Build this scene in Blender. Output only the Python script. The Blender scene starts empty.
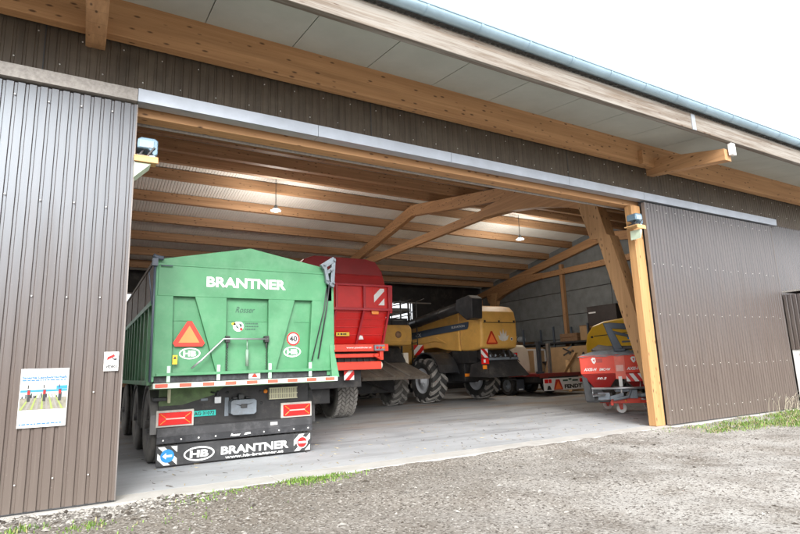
import bpy, bmesh, math, random
from mathutils import Vector, Matrix
random.seed(11)
scn = bpy.context.scene
COL = scn.collection
V = Vector
# ------------------------------------------------------------------ materials
def _new(name):
    m = bpy.data.materials.new(name); m.use_nodes = True
    nt = m.node_tree
    return m, nt, nt.nodes['Principled BSDF']
def _noise(nt, vec, scale, detail=4, rough=.6):
    n = nt.nodes.new('ShaderNodeTexNoise'); n.inputs['Scale'].default_value = scale
    n.inputs['Detail'].default_value = detail; n.inputs['Roughness'].default_value = rough
    nt.links.new(vec, n.inputs['Vector']); return n.outputs['Fac']
def _coord(nt, scale=(1, 1, 1), kind='Object', rot=(0, 0, 0)):
    t = nt.nodes.new('ShaderNodeTexCoord'); mp = nt.nodes.new('ShaderNodeMapping')
    mp.inputs['Scale'].default_value = scale; mp.inputs['Rotation'].default_value = rot
    nt.links.new(t.outputs[kind], mp.inputs['Vector']); return mp.outputs['Vector']
def _ramp(nt, fac, a, b):
    r = nt.nodes.new('ShaderNodeMapRange'); r.inputs['From Min'].default_value = a; r.inputs['From Max'].default_value = b
    nt.links.new(fac, r.inputs['Value']); return r.outputs['Result']
def _mix(nt, fac, a, b, blend='MIX'):
    m = nt.nodes.new('ShaderNodeMix'); m.data_type = 'RGBA'; m.blend_type = blend
    if isinstance(fac, (int, float)): m.inputs['Factor'].default_value = fac
    else: nt.links.new(fac, m.inputs['Factor'])
    for s, v in (('A', a), ('B', b)):
        i = [k for k in m.inputs if k.name == s and k.type == 'RGBA'][0]
        if isinstance(v, tuple): i.default_value = (*v[:3], 1)
        else: nt.links.new(v, i)
    return [k for k in m.outputs if k.type == 'RGBA'][0]
def _math(nt, op, a, b=0.0):
    m = nt.nodes.new('ShaderNodeMath'); m.operation = op
    for i, v in enumerate((a, b)):
        if isinstance(v, (int, float)): m.inputs[i].default_value = v
        else: nt.links.new(v, m.inputs[i])
    return m.outputs[0]
def _bump(nt, bsdf, h, strength=.3, dist=.01):
    b = nt.nodes.new('ShaderNodeBump'); b.inputs['Strength'].default_value = strength; b.inputs['Distance'].default_value = dist
    nt.links.new(h, b.inputs['Height']); nt.links.new(b.outputs['Normal'], bsdf.inputs['Normal'])
def sc(c, k): return tuple(min(1, x*k) for x in c)
def mat(name, col, rough=.5, metal=0., ior=1.5, var=.18, scale=3., dirt=.0, dirtcol=(.09, .075, .06), bump=.0, stretch=(1, 1, 1), emit=0, tint=(1, 1, 1)):
    m, nt, b = _new(name)
    v = _coord(nt, stretch)
    n1 = _ramp(nt, _noise(nt, v, scale, 6), .3, .7)
    c = _mix(nt, n1, sc(col, 1-var), sc(col, 1+var))
    if dirt:
        n2 = _ramp(nt, _noise(nt, _coord(nt), 2.3, 8, .75), .62-dirt*.35, .82-dirt*.1)
        c = _mix(nt, _math(nt, 'MULTIPLY', n2, min(1, .35+dirt)), c, dirtcol)
        n3 = _ramp(nt, _noise(nt, _coord(nt), 45, 3, .7), .62, .72)
        c = _mix(nt, _math(nt, 'MULTIPLY', n3, dirt*.6), c, dirtcol)
    nt.links.new(c, b.inputs['Base Color'])
    n4 = _noise(nt, _coord(nt), 9, 5)
    r = _math(nt, 'ADD', _math(nt, 'MULTIPLY', n4, .25), rough-.12)
    nt.links.new(r, b.inputs['Roughness'])
    b.inputs['Metallic'].default_value = metal; b.inputs['IOR'].default_value = ior
    if bump: _bump(nt, b, _noise(nt, _coord(nt), 60, 5), bump, .004)
    b.inputs['Specular Tint'].default_value = (*tint, 1)
    if emit:
        b.inputs['Emission Color'].default_value = (1, .95, .85, 1); b.inputs['Emission Strength'].default_value = emit
    return m
def wood(name, axis, light=(.50, .28, .125), dark=(.26, .125, .05), weather=0., lam=.04):
    m, nt, b = _new(name)
    g = [16, 16, 16]; g[axis] = .55
    v = _coord(nt, tuple(g))
    grain = _ramp(nt, _noise(nt, v, 1.0, 6, .65), .28, .72)
    c = _mix(nt, grain, dark, light)
    # boards glued one over the other: each lamella has its own tone
    lamv = [.001, .001, .001]; lamax = 2 if axis != 2 else 0
    t = nt.nodes.new('ShaderNodeTexCoord'); s = nt.nodes.new('ShaderNodeSeparateXYZ'); nt.links.new(t.outputs['Object'], s.inputs[0])
    zl = _math(nt, 'DIVIDE', s.outputs[lamax], lam)
    al = _math(nt, 'FLOOR', _math(nt, 'MULTIPLY', s.outputs[axis], .31))
    wn = nt.nodes.new('ShaderNodeTexWhiteNoise'); wn.noise_dimensions = '2D'
    cm = nt.nodes.new('ShaderNodeCombineXYZ'); nt.links.new(_math(nt, 'FLOOR', zl), cm.inputs[0]); nt.links.new(al, cm.inputs[1])
    nt.links.new(cm.outputs[0], wn.inputs['Vector'])
    c = _mix(nt, _math(nt, 'MULTIPLY', wn.outputs['Value'], .45), c, sc(dark, 1.25))
    edge = _ramp(nt, _math(nt, 'ABSOLUTE', _math(nt, 'SUBTRACT', _math(nt, 'FRACT', zl), .5)), .46, .5)
    c = _mix(nt, _math(nt, 'MULTIPLY', edge, .35), c, sc(dark, .5))
    vo = nt.nodes.new('ShaderNodeTexVoronoi'); k = [7, 7, 7]; k[axis] = 2.6
    nt.links.new(_coord(nt, tuple(k)), vo.inputs['Vector']); vo.inputs['Scale'].default_value = 2.0
    kn = _ramp(nt, vo.outputs['Distance'], .24, .12)
    sepc = nt.nodes.new('ShaderNodeSeparateColor'); nt.links.new(vo.outputs['Color'], sepc.inputs[0])
    on = _math(nt, 'GREATER_THAN', sepc.outputs[0], .45)
    c = _mix(nt, _math(nt, 'MULTIPLY', _math(nt, 'MULTIPLY', kn, on), .85), c, (.07, .03, .014))
    if weather:
        w = _ramp(nt, _noise(nt, _coord(nt, tuple(x*.6 for x in g)), 1.3, 7, .8), .42, .58)
        c = _mix(nt, _math(nt, 'MULTIPLY', w, weather), c, (.28, .262, .235))
    nt.links.new(c, b.inputs['Base Color']); b.inputs['Roughness'].default_value = .62
    _bump(nt, b, grain, .25, .003)
    return m
WX, WY, WZ = wood('glulam_x', 0, (.56, .335, .18), (.27, .15, .075)), wood('glulam_y', 1, (.62, .36, .18), (.33, .175, .08)), wood('glulam_z', 2, (.60, .35, .175), (.35, .19, .09))
WST = wood('strut_wood', 2, (.74, .45, .23), (.44, .25, .11))
WZL = wood('post_wood', 2, (.58, .335, .15), (.36, .19, .075))
WXL = wood('bright_glulam', 0, (.58, .33, .16), (.32, .165, .07))
WFAS = wood('weathered_wood', 0, (.22, .175, .135), (.10, .075, .055), .95)
def brown_mat():
    # glossy brown sheet, sky reflection fading downwards painted in; splashed mud low down
    m, nt, b = _new('brown_sheet')
    n = _ramp(nt, _noise(nt, _coord(nt, (9, 1, .35)), 1.5, 6), .3, .7)
    c = _mix(nt, n, (.066, .052, .046), (.094, .073, .064))
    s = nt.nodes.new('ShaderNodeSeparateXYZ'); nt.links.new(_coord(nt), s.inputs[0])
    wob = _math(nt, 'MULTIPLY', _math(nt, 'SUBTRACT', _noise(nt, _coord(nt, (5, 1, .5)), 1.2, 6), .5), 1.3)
    refl_fade = _ramp(nt, _math(nt, 'ADD', s.outputs[2], wob), 3.1, 1.0)  # painted stand-in for the sky reflection dimming lower on the sheet
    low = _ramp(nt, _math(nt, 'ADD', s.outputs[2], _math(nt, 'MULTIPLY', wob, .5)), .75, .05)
    c = _mix(nt, _math(nt, 'MULTIPLY', refl_fade, .8), c, (.112, .086, .072))
    st = _ramp(nt, _noise(nt, _coord(nt, (14, 1, .3)), 1.7, 7, .75), .5, .72)
    c = _mix(nt, _math(nt, 'MULTIPLY', _math(nt, 'MULTIPLY', st, refl_fade), .55), c, (.20, .168, .145))
    c = _mix(nt, _math(nt, 'MULTIPLY', low, .6), c, (.125, .10, .082))
    fl = _ramp(nt, _noise(nt, _coord(nt), 55, 3, .7), .64, .72)
    c = _mix(nt, _math(nt, 'MULTIPLY', fl, .35), c, (.30, .27, .24))
    nt.links.new(c, b.inputs['Base Color'])
    nt.links.new(_math(nt, 'ADD', .40, _math(nt, 'MULTIPLY', refl_fade, .30)), b.inputs['Roughness'])
    nt.links.new(_math(nt, 'SUBTRACT', 2.0, _math(nt, 'MULTIPLY', refl_fade, .58)), b.inputs['IOR'])
    b.inputs['Specular Tint'].default_value = (.74, .87, 1, 1)  # cool sky reflection put into the tint
    return m
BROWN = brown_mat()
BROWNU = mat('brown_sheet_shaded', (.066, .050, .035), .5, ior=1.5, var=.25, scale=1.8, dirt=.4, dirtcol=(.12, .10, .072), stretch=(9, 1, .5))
ZINC = mat('galvanised', (.45, .48, .52), .42, .75, var=.1, scale=14)
ZINCD = mat('weathered_zinc', (.36, .34, .32), .6, .3, var=.2, scale=30, dirt=.2)
GUT = mat('gutter_zinc', (.36, .50, .60), .36, .6, var=.12, scale=3)
CREAM_ROOF = mat('cream_sheet', (.82, .81, .76), .5, var=.05, scale=2, dirt=.06, dirtcol=(.4, .36, .3))
SOFFIT = mat('soffit_board', (.43, .45, .41), .6, var=.10, scale=1.2, dirt=.08, dirtcol=(.35, .36, .33))
SCREW = mat('screw_head', (.8, .8, .78), .3, .4)
GREYP = mat('grey_panel', (.19, .205, .21), .85, var=.2, scale=2.4, dirt=.3, dirtcol=(.2, .2, .19), bump=.3)
GLASS = mat('daylight_glass', (.85, .88, .9), .15, var=.02)
GREEN = mat('green_paint', (.060, .225, .105), .46, var=.14, scale=2.5, dirt=.5, dirtcol=(.12, .29, .165))
GREEND = mat('green_frame', (.09, .19, .08), .5, var=.2, dirt=.5, dirtcol=(.07, .07, .05))
GREENL = mat('pale_green_paint', (.42, .62, .48), .4, var=.06)
RED = mat('red_paint', (.60, .014, .012), .34, var=.1, dirt=.12, dirtcol=(.35, .05, .04))
REDD = mat('dark_red_paint', (.27, .018, .02), .36, var=.12, dirt=.25, dirtcol=(.22, .05, .045))
REDB = mat('bright_red_paint', (.75, .065, .035), .33, var=.08, dirt=.1, dirtcol=(.4, .1, .07))
YEL = mat('yellow_paint', (.80, .46, .115), .36, var=.08, dirt=.25, dirtcol=(.36, .22, .09))
YEL2 = mat('lemon_paint', (.75, .47, .03), .33, var=.06, dirt=.1, dirtcol=(.4, .28, .08))
BLACK = mat('black_paint', (.028, .03, .034), .45, var=.25, dirt=.3, dirtcol=(.10, .095, .09))
BLACKD = mat('dusty_black', (.022, .022, .024), .55, var=.3, scale=5, dirt=.3, dirtcol=(.14, .128, .11))
RUB = mat('tyre_rubber', (.036, .036, .036), .75, var=.3, scale=5, dirt=.35, dirtcol=(.15, .14, .125), bump=.3)
RUBD = mat('muddy_rubber', (.075, .073, .07), .8, var=.3, scale=5, dirt=.8, dirtcol=(.19, .18, .16), bump=.3)
STEEL = mat('bare_steel', (.5, .52, .54), .35, .8, var=.15)
GREYM = mat('grey_casting', (.21, .245, .285), .5, .2, var=.2, dirt=.3)
WHITE = mat('white_paint', (.80, .80, .79), .45, var=.04)
WHITEW = mat('white_render', (.82, .82, .80), .8, var=.03)
OFFW = mat('cream_plastic', (.66, .60, .50), .45, var=.06, dirt=.15, dirtcol=(.4, .34, .26))
RIMG = mat('rim_grey', (.62, .65, .70), .45, .0, var=.08, dirt=.12)
RUBL = mat('dusty_lug', (.26, .25, .235), .8, var=.3, scale=8, dirt=.4, dirtcol=(.34, .32, .29))
TY = [RUB, RUBL]; TYD = [RUBD, RUBL]
RIMD = mat('rim_dark', (.05, .05, .052), .55, dirt=.5, dirtcol=(.14, .12, .10))
LRED = mat('red_lens', (.80, .02, .02), .15, var=.1, scale=20)
LORG = mat('orange_lens', (.9, .28, .03), .2, var=.05)
TRIR = mat('dark_red_reflector', (.55, .03, .015), .4, var=.05)
TRIO = mat('orange_reflector', (.95, .22, .06), .4, var=.05)
BLUE = mat('sign_blue', (.02, .25, .62), .4, var=.03)
NAVY = mat('navy_decal', (.05, .075, .12), .4, var=.15)
TEAL = mat('turquoise_plate', (.02, .55, .48), .4, var=.04)
TXTW = mat('white_lettering', (.86, .87, .86), .5, var=.02)
TXTB = mat('black_lettering', (.02, .02, .022), .5, var=.02)
TXTG = mat('dark_green_lettering', (.03, .09, .06), .5, var=.02)
TXTBL = mat('blue_lettering', (.03, .16, .40), .5, var=.02)
PLY = mat('plywood', (.62, .38, .17), .6, var=.2, stretch=(1, 8, 1))
FLOODB = mat('floodlight_blue', (.16, .25, .33), .35, .3, var=.15)
TARP = mat('grey_tarp', (.33, .37, .41), .5, var=.25, scale=7, dirt=.3, dirtcol=(.2, .19, .18))
TARPD = mat('brown_tarp', (.085, .066, .05), .65, var=.3, scale=4, dirt=.3, dirtcol=(.13, .11, .09))
SLATE = mat('slate_blue_paint', (.065, .085, .115), .42, var=.15)
CARD = mat('cardboard', (.42, .27, .14), .8, var=.12, dirt=.2, dirtcol=(.25, .17, .1))
DWOOD = mat('old_planks', (.24, .14, .075), .75, var=.3, scale=2, stretch=(1, 10, 10), dirt=.3)
DCASE = mat('dark_case', (.05, .04, .038), .55, var=.2, dirt=.2)
LAMP_E = mat('lit_lamp', (1, .95, .85), .5, emit=40)
CRATEY = mat('cream_grid', (.60, .58, .40), .5, var=.1, dirt=.2)

# ------------------------------------------------------------------ mesh builder
class MB:
    def __init__(s): s.v = []; s.f = []; s.m = []; s.sm = []
    def add(s, vs, fs, m=0, smooth=False):
        o = len(s.v); s.v += [tuple(p) for p in vs]
        for f in fs: s.f.append([i+o for i in f]); s.m.append(m); s.sm.append(smooth)
        return s
    def box(s, a, b, m=0, M=None):
        (x0, y0, z0), (x1, y1, z1) = a, b
        vs = [V((x, y, z)) for z in (z0, z1) for y in (y0, y1) for x in (x0, x1)]
        if M: vs = [M @ p for p in vs]
        return s.add(vs, [(0, 2, 3, 1), (4, 5, 7, 6), (0, 1, 5, 4), (2, 6, 7, 3), (0, 4, 6, 2), (1, 3, 7, 5)], m)
    def poly(s, pts, m=0): return s.add(pts, [list(range(len(pts)))], m)
    def prism(s, pts, d, m=0, smooth=False):
        """closed polygon of 3-D points extruded by the vector d"""
        n = len(pts); d = V(d); a = [V(p) for p in pts]
        fs = [list(range(n))[::-1], list(range(n, 2*n))] + [(i, (i+1) % n, n+(i+1) % n, n+i) for i in range(n)]
        return s.add(a+[p+d for p in a], fs, m, smooth)
    def bar(s, p, q, w, h, m=0, up=(0, 0, 1)):
        p, q = V(p), V(q); d = (q-p).normalized(); u = V(up)
        if abs(d.dot(u)) > .98: u = V((0, 1, 0))
        r = d.cross(u).normalized()*w/2; t = r.cross(d).normalized()*h/2
        return s.add([p-r-t, p+r-t, p+r+t, p-r+t, q-r-t, q+r-t, q+r+t, q-r+t],
                     [(0, 1, 2, 3), (7, 6, 5, 4), (0, 4, 5, 1), (1, 5, 6, 2), (2, 6, 7, 3), (3, 7, 4, 0)], m)
    def tube(s, pts, r, n=10, m=0, cap=True):
        pts = [V(p) for p in pts]; rings = []; base = len(s.v)
        rr = r if isinstance(r, (list, tuple)) else [r]*len(pts)
        for i, p in enumerate(pts):
            d = (pts[min(i+1, len(pts)-1)]-pts[max(i-1, 0)]).normalized()
            u = V((0, 0, 1)) if abs(d.z) < .9 else V((0, 1, 0))
            a = d.cross(u).normalized(); b = a.cross(d)
            s.v += [tuple(p+(a*math.cos(2*math.pi*k/n)+b*math.sin(2*math.pi*k/n))*rr[i]) for k in range(n)]
        for i in range(len(pts)-1):
            for k in range(n):
                s.f.append([base+i*n+k, base+i*n+(k+1) % n, base+(i+1)*n+(k+1) % n, base+(i+1)*n+k]); s.m.append(m); s.sm.append(True)
        if cap:
            s.f.append([base+k for k in range(n)]); s.m.append(m); s.sm.append(False)
            e = base+(len(pts)-1)*n
            s.f.append([e+k for k in range(n)][::-1]); s.m.append(m); s.sm.append(False)
        return s
    def lathe(s, prof, c=(0, 0, 0), axis=0, n=32, m=0, smooth=True, close=False):
        """profile of (along axis, radius) turned round an axis through c"""
        base = len(s.v); c = V(c); k = len(prof)
        o1, o2 = [(1, 2), (2, 0), (0, 1)][axis]
        for i in range(n):
            a = 2*math.pi*i/n
            for (t, r) in prof:
                p = [0, 0, 0]; p[axis] = t; p[o1] = r*math.cos(a); p[o2] = r*math.sin(a)
                s.v.append(tuple(c+V(p)))
        for i in range(n):
            j = (i+1) % n
            for q in range(k-1+(1 if close else 0)):
                w = (q+1) % k
                s.f.append([base+i*k+q, base+j*k+q, base+j*k+w, base+i*k+w]); s.m.append(m); s.sm.append(smooth)
        return s
    def corr(s, o, u, L, v, H, nrm, per=.1, dep=.018, m=0):
        """trapezoid sheet: starts at o, ribs repeat along u for L, run along v for H"""
        o, u, v, nrm = V(o), V(u), V(v), V(nrm)
        pr = []; x = 0
        while x < L-1e-6:
            for fx, d in ((0, 0), (.62, 0), (.70, -1), (.92, -1)):
                if x+fx*per <= L: pr.append((x+fx*per, d*dep))
            x += per
        pr.append((L, 0)); n = len(pr)
        vs = [o+u*a+nrm*d for a, d in pr]; vs += [p+v*H for p in vs]
        return s.add(vs, [(i, i+1, n+i+1, n+i) for i in range(n-1)], m)
    def build(s, name, mats, parent=None, org=None, bevel=0, loc=None, seg=2):
        if org is None: org = V((0, 0, 0)) if parent is None else wloc(parent)
        me = bpy.data.meshes.new(name)
        me.from_pydata([tuple(V(p)-org) for p in s.v], [], s.f)
        for mm in (mats if isinstance(mats, (list, tuple)) else [mats]): me.materials.append(mm)
        for p, i, k in zip(me.polygons, s.m, s.sm): p.material_index = i; p.use_smooth = k
        bm = bmesh.new(); bm.from_mesh(me); bmesh.ops.recalc_face_normals(bm, faces=bm.faces); bm.to_mesh(me); bm.free()
        o = bpy.data.objects.new(name, me); COL.objects.link(o)
        if parent: o.parent = parent
        else: o.location = org
        if loc is not None: o.location = loc
        if bevel:
            b = o.modifiers.new('bevel', 'BEVEL'); b.width = bevel; b.segments = seg; b.limit_method = 'ANGLE'; b.angle_limit = math.radians(40)
            b.harden_normals = False
        return o
def wloc(o):
    p = V((0, 0, 0))
    while o: p = p+o.location; o = o.parent
    return p
def tag(o, label=None, cat=None, group=None, kind=None):
    for k, x in (('label', label), ('category', cat), ('group', group), ('kind', kind)):
        if x: o[k] = x
    return o
def thing(name, label, cat, loc, group=None):
    o = bpy.data.objects.new(name, None); COL.objects.link(o); o.location = loc; o.empty_display_size = .3
    return tag(o, label, cat, group)
def dup(o, loc, parent=None):
    c = o.copy(); COL.objects.link(c); c.location = loc
    if parent: c.parent = parent
    for ch in list(o.children):
        d = ch.copy(); COL.objects.link(d); d.parent = c
        for g in list(ch.children):
            e = g.copy(); COL.objects.link(e); e.parent = d
    return c
# flat frames: a point, its right, up and outward vectors
class Fr:
    def __init__(s, o, r, u): s.o = V(o); s.r = V(r).normalized(); s.u = V(u).normalized(); s.n = s.r.cross(s.u)
    def p(s, x, z, off=.003): return s.o+s.r*x+s.u*z+s.n*off
def back_face(y): return Fr((0, y, 0), (1, 0, 0), (0, 0, 1))
def left_face(x): return Fr((x, 0, 0), (0, -1, 0), (0, 0, 1))
def text(name, body, fr, x0, x1, z0, z1, m, parent, off=.004, bold=.025, shear=0.):
    c = bpy.data.curves.new(name, 'FONT'); c.body = body; c.offset = bold; c.shear = shear; c.resolution_u = 3
    o = bpy.data.objects.new(name, c); COL.objects.link(o)
    dg = bpy.context.evaluated_depsgraph_get(); dg.update()
    me = bpy.data.meshes.new_from_object(o.evaluated_get(dg))
    bpy.data.objects.remove(o); bpy.data.curves.remove(c)
    xs = [v.co.x for v in me.vertices]; ys = [v.co.y for v in me.vertices]
    a, b, e, f = min(xs), max(xs), min(ys), max(ys); org = wloc(parent)
    for v in me.vertices:
        v.co = fr.p(x0+(v.co.x-a)/(b-a)*(x1-x0), z0+(v.co.y-e)/(f-e)*(z1-z0), off)-org
    me.materials.clear(); me.materials.append(m)
    q = bpy.data.objects.new(name, me); COL.objects.link(q); q.parent = parent
    return q
def clip(poly, nx, nz, d):
    out = []
    for i in range(len(poly)):
        a, b = poly[i], poly[(i+1) % len(poly)]
        da, db = a[0]*nx+a[1]*nz-d, b[0]*nx+b[1]*nz-d
        if da >= 0: out.append(a)
        if (da > 0 > db) or (da < 0 < db):
            t = da/(da-db); out.append((a[0]+(b[0]-a[0])*t, a[1]+(b[1]-a[1])*t))
    return out
def striped(mb, fr, x0, x1, z0, z1, n, slope=1, m0=0, m1=1, off=.003):
    mb.poly([fr.p(x, z, off) for x, z in ((x0, z0), (x1, z0), (x1, z1), (x0, z1))], m0)
    W = (x1-x0)+(z1-z0); st = W/(2*n)
    for k in range(2*n):
        if k % 2: continue
        base = x0+z0 if slope < 0 else x0-z1
        lo, hi = base+k*st, base+(k+1)*st
        pg = [(x0, z0), (x1, z0), (x1, z1), (x0, z1)]; sz = 1 if slope < 0 else -1
        pg = clip(pg, 1, sz, lo); pg = clip(pg, -1, -sz, -hi) if pg else pg
        if len(pg) > 2: mb.poly([fr.p(x, z, off+.002) for x, z in pg], m1)
def ell(fr, cx, cz, a, b, off, n=28): return [fr.p(cx+a*math.cos(2*math.pi*i/n), cz+b*math.sin(2*math.pi*i/n), off) for i in range(n)]
def ring(mb, fr, cx, cz, a, b, t, off, m=0, n=32):
    o, i = ell(fr, cx, cz, a, b, off, n), ell(fr, cx, cz, a-t, b-t, off, n)
    mb.add(o+i, [(k, (k+1) % n, n+(k+1) % n, n+k) for k in range(n)], m)
def hb_oval(fr, x0, x1, z0, z1, parent):
    mb = MB(); ring(mb, fr, (x0+x1)/2, (z0+z1)/2, (x1-x0)/2, (z1-z0)/2, (z1-z0)*.11, .004)
    o = mb.build('oval_emblem', TXTW, parent)
    w, h = x1-x0, z1-z0
    text('lettering', 'HB', fr, x0+w*.2, x1-w*.2, z0+h*.25, z1-h*.25, TXTW, parent, bold=.04)
    return o
# ------------------------------------------------------------------ wheels
def tyre_mb(R, r, w, kind, n=48, lugs=18):
    t = MB(); h = w/2; b = R-.035 if kind == 'ag' else R-.012
    prof = [(-h*.86, r), (-h*.98, r+(b-r)*.35), (-h, r+(b-r)*.65), (-h*.92, b-.03), (-h*.8, b), (0, b+.008), (h*.8, b), (h*.92, b-.03), (h, r+(b-r)*.65), (h*.98, r+(b-r)*.35), (h*.86, r)]
    if kind == 'road':
        prof = prof[:4]+[(-h*.8, R-.005)]
        for g in (-.5, -.17, .17, .5): prof += [((g-.03)*h, R), ((g-.025)*h, R-.014), ((g+.025)*h, R-.014), ((g+.03)*h, R)]
        prof += [(h*.8, R-.005), (h*.92, b-.03), (h, r+(b-r)*.65), (h*.98, r+(b-r)*.35), (h*.86, r)]
    t.lathe(prof, axis=0, n=n, smooth=True)
    def pt(x, a, rad): return (x, rad*math.cos(a), rad*math.sin(a))
    if kind == 'ag':
        for k in range(lugs):
            for sd in (-1, 1):
                a0 = 2*math.pi*(k+(.5 if sd > 0 else 0))/lugs; vs = []
                for f in (0, .35, .7, 1.0):
                    x = sd*h*(-.06+1.05*f); a = a0+.34*f*(1-.15*f)*(18/lugs); da = (.052+.018*f)*18/lugs
                    top = R-(.03*max(0, f-.75)*4)*.8; bot = b-.04 if f < .9 else b-.09
                    vs += [pt(x, a-da*1.3, bot), pt(x, a-da, top), pt(x, a+da, top), pt(x, a+da*1.3, bot)]
                fs = [(0, 1, 2, 3), (15, 14, 13, 12)]
                for i in range(3): fs += [(i*4+j, i*4+(j+1) % 4, i*4+4+(j+1) % 4, i*4+4+j) for j in range(4)]
                t.add(vs, fs, 1)
    if kind == 'block':
        rows = 5
        for k in range(lugs*2):
            for q in range(rows):
                x0 = -h*.93+q*(1.86*h/rows)+h*.025; x1 = x0+1.86*h/rows-h*.07
                a0 = 2*math.pi*(k+(q % 2)*.5)/(lugs*2); da = math.pi/(lugs*2)*.66; sl = .06*(1 if q % 2 else -1)
                vs = []
                for x, sh in ((x0, -sl), (x1, sl)):
                    for rad in (R-.05, R+.012): vs += [pt(x, a0-da+sh, rad), pt(x, a0+da+sh, rad)]
                t.add(vs, [(0, 1, 3, 2), (4, 6, 7, 5), (2, 3, 7, 6), (0, 4, 5, 1), (1, 5, 7, 3), (0, 2, 6, 4)], 1)
    return t
def rim_mb(r, w, deep=.35, bolts=8):
    t = MB(); h = w/2*.86
    t.lathe([(-h, r+.01), (-h*.96, r-.03), (-h*(1-deep), r-.05), (-h*(1-deep)+.01, r*.55), (-h*(1-deep)-.03, r*.5), (-h*(1-deep)-.03, r*.22), (-h*(1-deep)-.1, r*.2), (-h*(1-deep)-.1, .001)], axis=0, n=36)
    t.lathe([(h, r+.01), (h*.96, r-.03), (h*.5, r-.05), (h*.45, r*.4), (h*.55, .001)], axis=0, n=36)
    for k in range(bolts):
        a = 2*math.pi*k/bolts; x = -h*(1-deep)-.03
        t.lathe([(x-.025, .001), (x-.025, .018), (x, .02)], (0, r*.38*math.cos(a), r*.38*math.sin(a)), axis=0, n=6, smooth=False)
    return t
def wheels(root, places, R, r, w, kind, tm, rm, n=48, lugs=18, deep=.35):
    """places: world centres; the first is built, the others are copies"""
    org = root.location; out = []
    for i, p in enumerate(places):
        if i == 0:
            o = tyre_mb(R, r, w, kind, n, lugs).build('wheel', tm, root, org=V((0, 0, 0)), loc=V(p)-org)
            rim_mb(r, w, deep).build('rim', rm, o, org=V((0, 0, 0)))
            first = o
        else: o = dup(first, V(p)-org, root)
        o.rotation_euler.x = random.uniform(0, 6)
        out.append(o)
    return out
def win_mat():
    m, nt, b = _new('clear_pane'); b.inputs['Base Color'].default_value = (.93, .96, 1, 1); b.inputs['Roughness'].default_value = .02
    b.inputs['Transmission Weight'].default_value = 1; b.inputs['IOR'].default_value = 1.05
    return m
WIN = win_mat()
# ------------------------------------------------------------------ ground, slab, stones, grass
def ground_mat():
    m, nt, b = _new('dirt_ground')
    v = _coord(nt)
    big = _ramp(nt, _noise(nt, v, .32, 5), .35, .65)
    mid = _ramp(nt, _noise(nt, v, 2.6, 8, .75), .36, .66)
    fine = _ramp(nt, _noise(nt, v, 38, 5, .8), .40, .62)
    c = _mix(nt, big, (.115, .093, .072), (.235, .215, .188))
    c = _mix(nt, _math(nt, 'MULTIPLY', mid, .6), c, (.090, .066, .045))
    c = _mix(nt, _math(nt, 'MULTIPLY', fine, .55), c, (.26, .24, .212))
    # the trodden, paler gravel lies to the right of the drive
    s = nt.nodes.new('ShaderNodeSeparateXYZ'); nt.links.new(v, s.inputs[0])
    gx = _ramp(nt, _math(nt, 'ADD', s.outputs[0], _math(nt, 'MULTIPLY', s.outputs[1], -1.1)), 2.5, 8.5)
    spot = _ramp(nt, _noise(nt, v, 1.3, 7, .7), .32, .6)
    c = _mix(nt, _math(nt, 'MULTIPLY', _math(nt, 'MULTIPLY', gx, spot), 1.0), c, (.40, .388, .368))
    vo = nt.nodes.new('ShaderNodeTexVoronoi'); vo.inputs['Scale'].default_value = 55; nt.links.new(v, vo.inputs['Vector'])
    se = nt.nodes.new('ShaderNodeSeparateColor'); nt.links.new(vo.outputs['Color'], se.inputs[0])
    c = _mix(nt, _math(nt, 'MULTIPLY', _math(nt, 'GREATER_THAN', se.outputs[0], .78), .7), c, (.055, .043, .034))
    c = _mix(nt, _math(nt, 'MULTIPLY', _math(nt, 'GREATER_THAN', se.outputs[1], .88), .6), c, (.50, .48, .45))
    nt.links.new(c, b.inputs['Base Color']); b.inputs['Roughness'].default_value = .95
    h = _math(nt, 'ADD', _math(nt, 'MULTIPLY', vo.outputs['Distance'], .5), _noise(nt, v, 14, 7, .8))
    _bump(nt, b, h, .55, .02)
    return m
def slab_mat():
    m, nt, b = _new('concrete_floor')
    v = _coord(nt)
    c = _mix(nt, _ramp(nt, _noise(nt, v, .55, 6, .65), .35, .65), (.33, .35, .375), (.48, .50, .525))
    st = _ramp(nt, _noise(nt, _coord(nt, (.25, 1.2, 1), rot=(0, 0, -.25)), 1.1, 7, .7), .48, .68)
    c = _mix(nt, _math(nt, 'MULTIPLY', st, .95), c, (.15, .155, .165))
    br = _ramp(nt, _noise(nt, _coord(nt, (.3, .8, 1)), .9, 5, .6), .52, .66)
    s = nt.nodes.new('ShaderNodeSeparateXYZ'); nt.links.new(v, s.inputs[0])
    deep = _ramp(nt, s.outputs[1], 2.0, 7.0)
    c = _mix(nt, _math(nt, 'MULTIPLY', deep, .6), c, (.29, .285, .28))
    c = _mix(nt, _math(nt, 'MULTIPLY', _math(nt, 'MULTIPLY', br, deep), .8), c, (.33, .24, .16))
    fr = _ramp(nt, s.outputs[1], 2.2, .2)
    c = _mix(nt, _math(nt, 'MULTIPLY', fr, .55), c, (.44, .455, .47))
    fl = _ramp(nt, _noise(nt, v, 24, 6, .8), .58, .75)
    c = _mix(nt, _math(nt, 'MULTIPLY', fl, .4), c, (.13, .12, .11))
    nt.links.new(c, b.inputs['Base Color']); b.inputs['Roughness'].default_value = .72
    _bump(nt, b, _noise(nt, v, 30, 6, .7), .25, .006)
    return m
GROUND = ground_mat()
g = MB()
xs = [-400, -60, -14]+[-13+.125*i for i in range(289)]+[40, 90, 400]
ys = [-400, -60, -14]+[-12+.25*i for i in range(46)]+[-.7+.05*i for i in range(15)]+[20, 60, 400]
from mathutils import noise as mno
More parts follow.
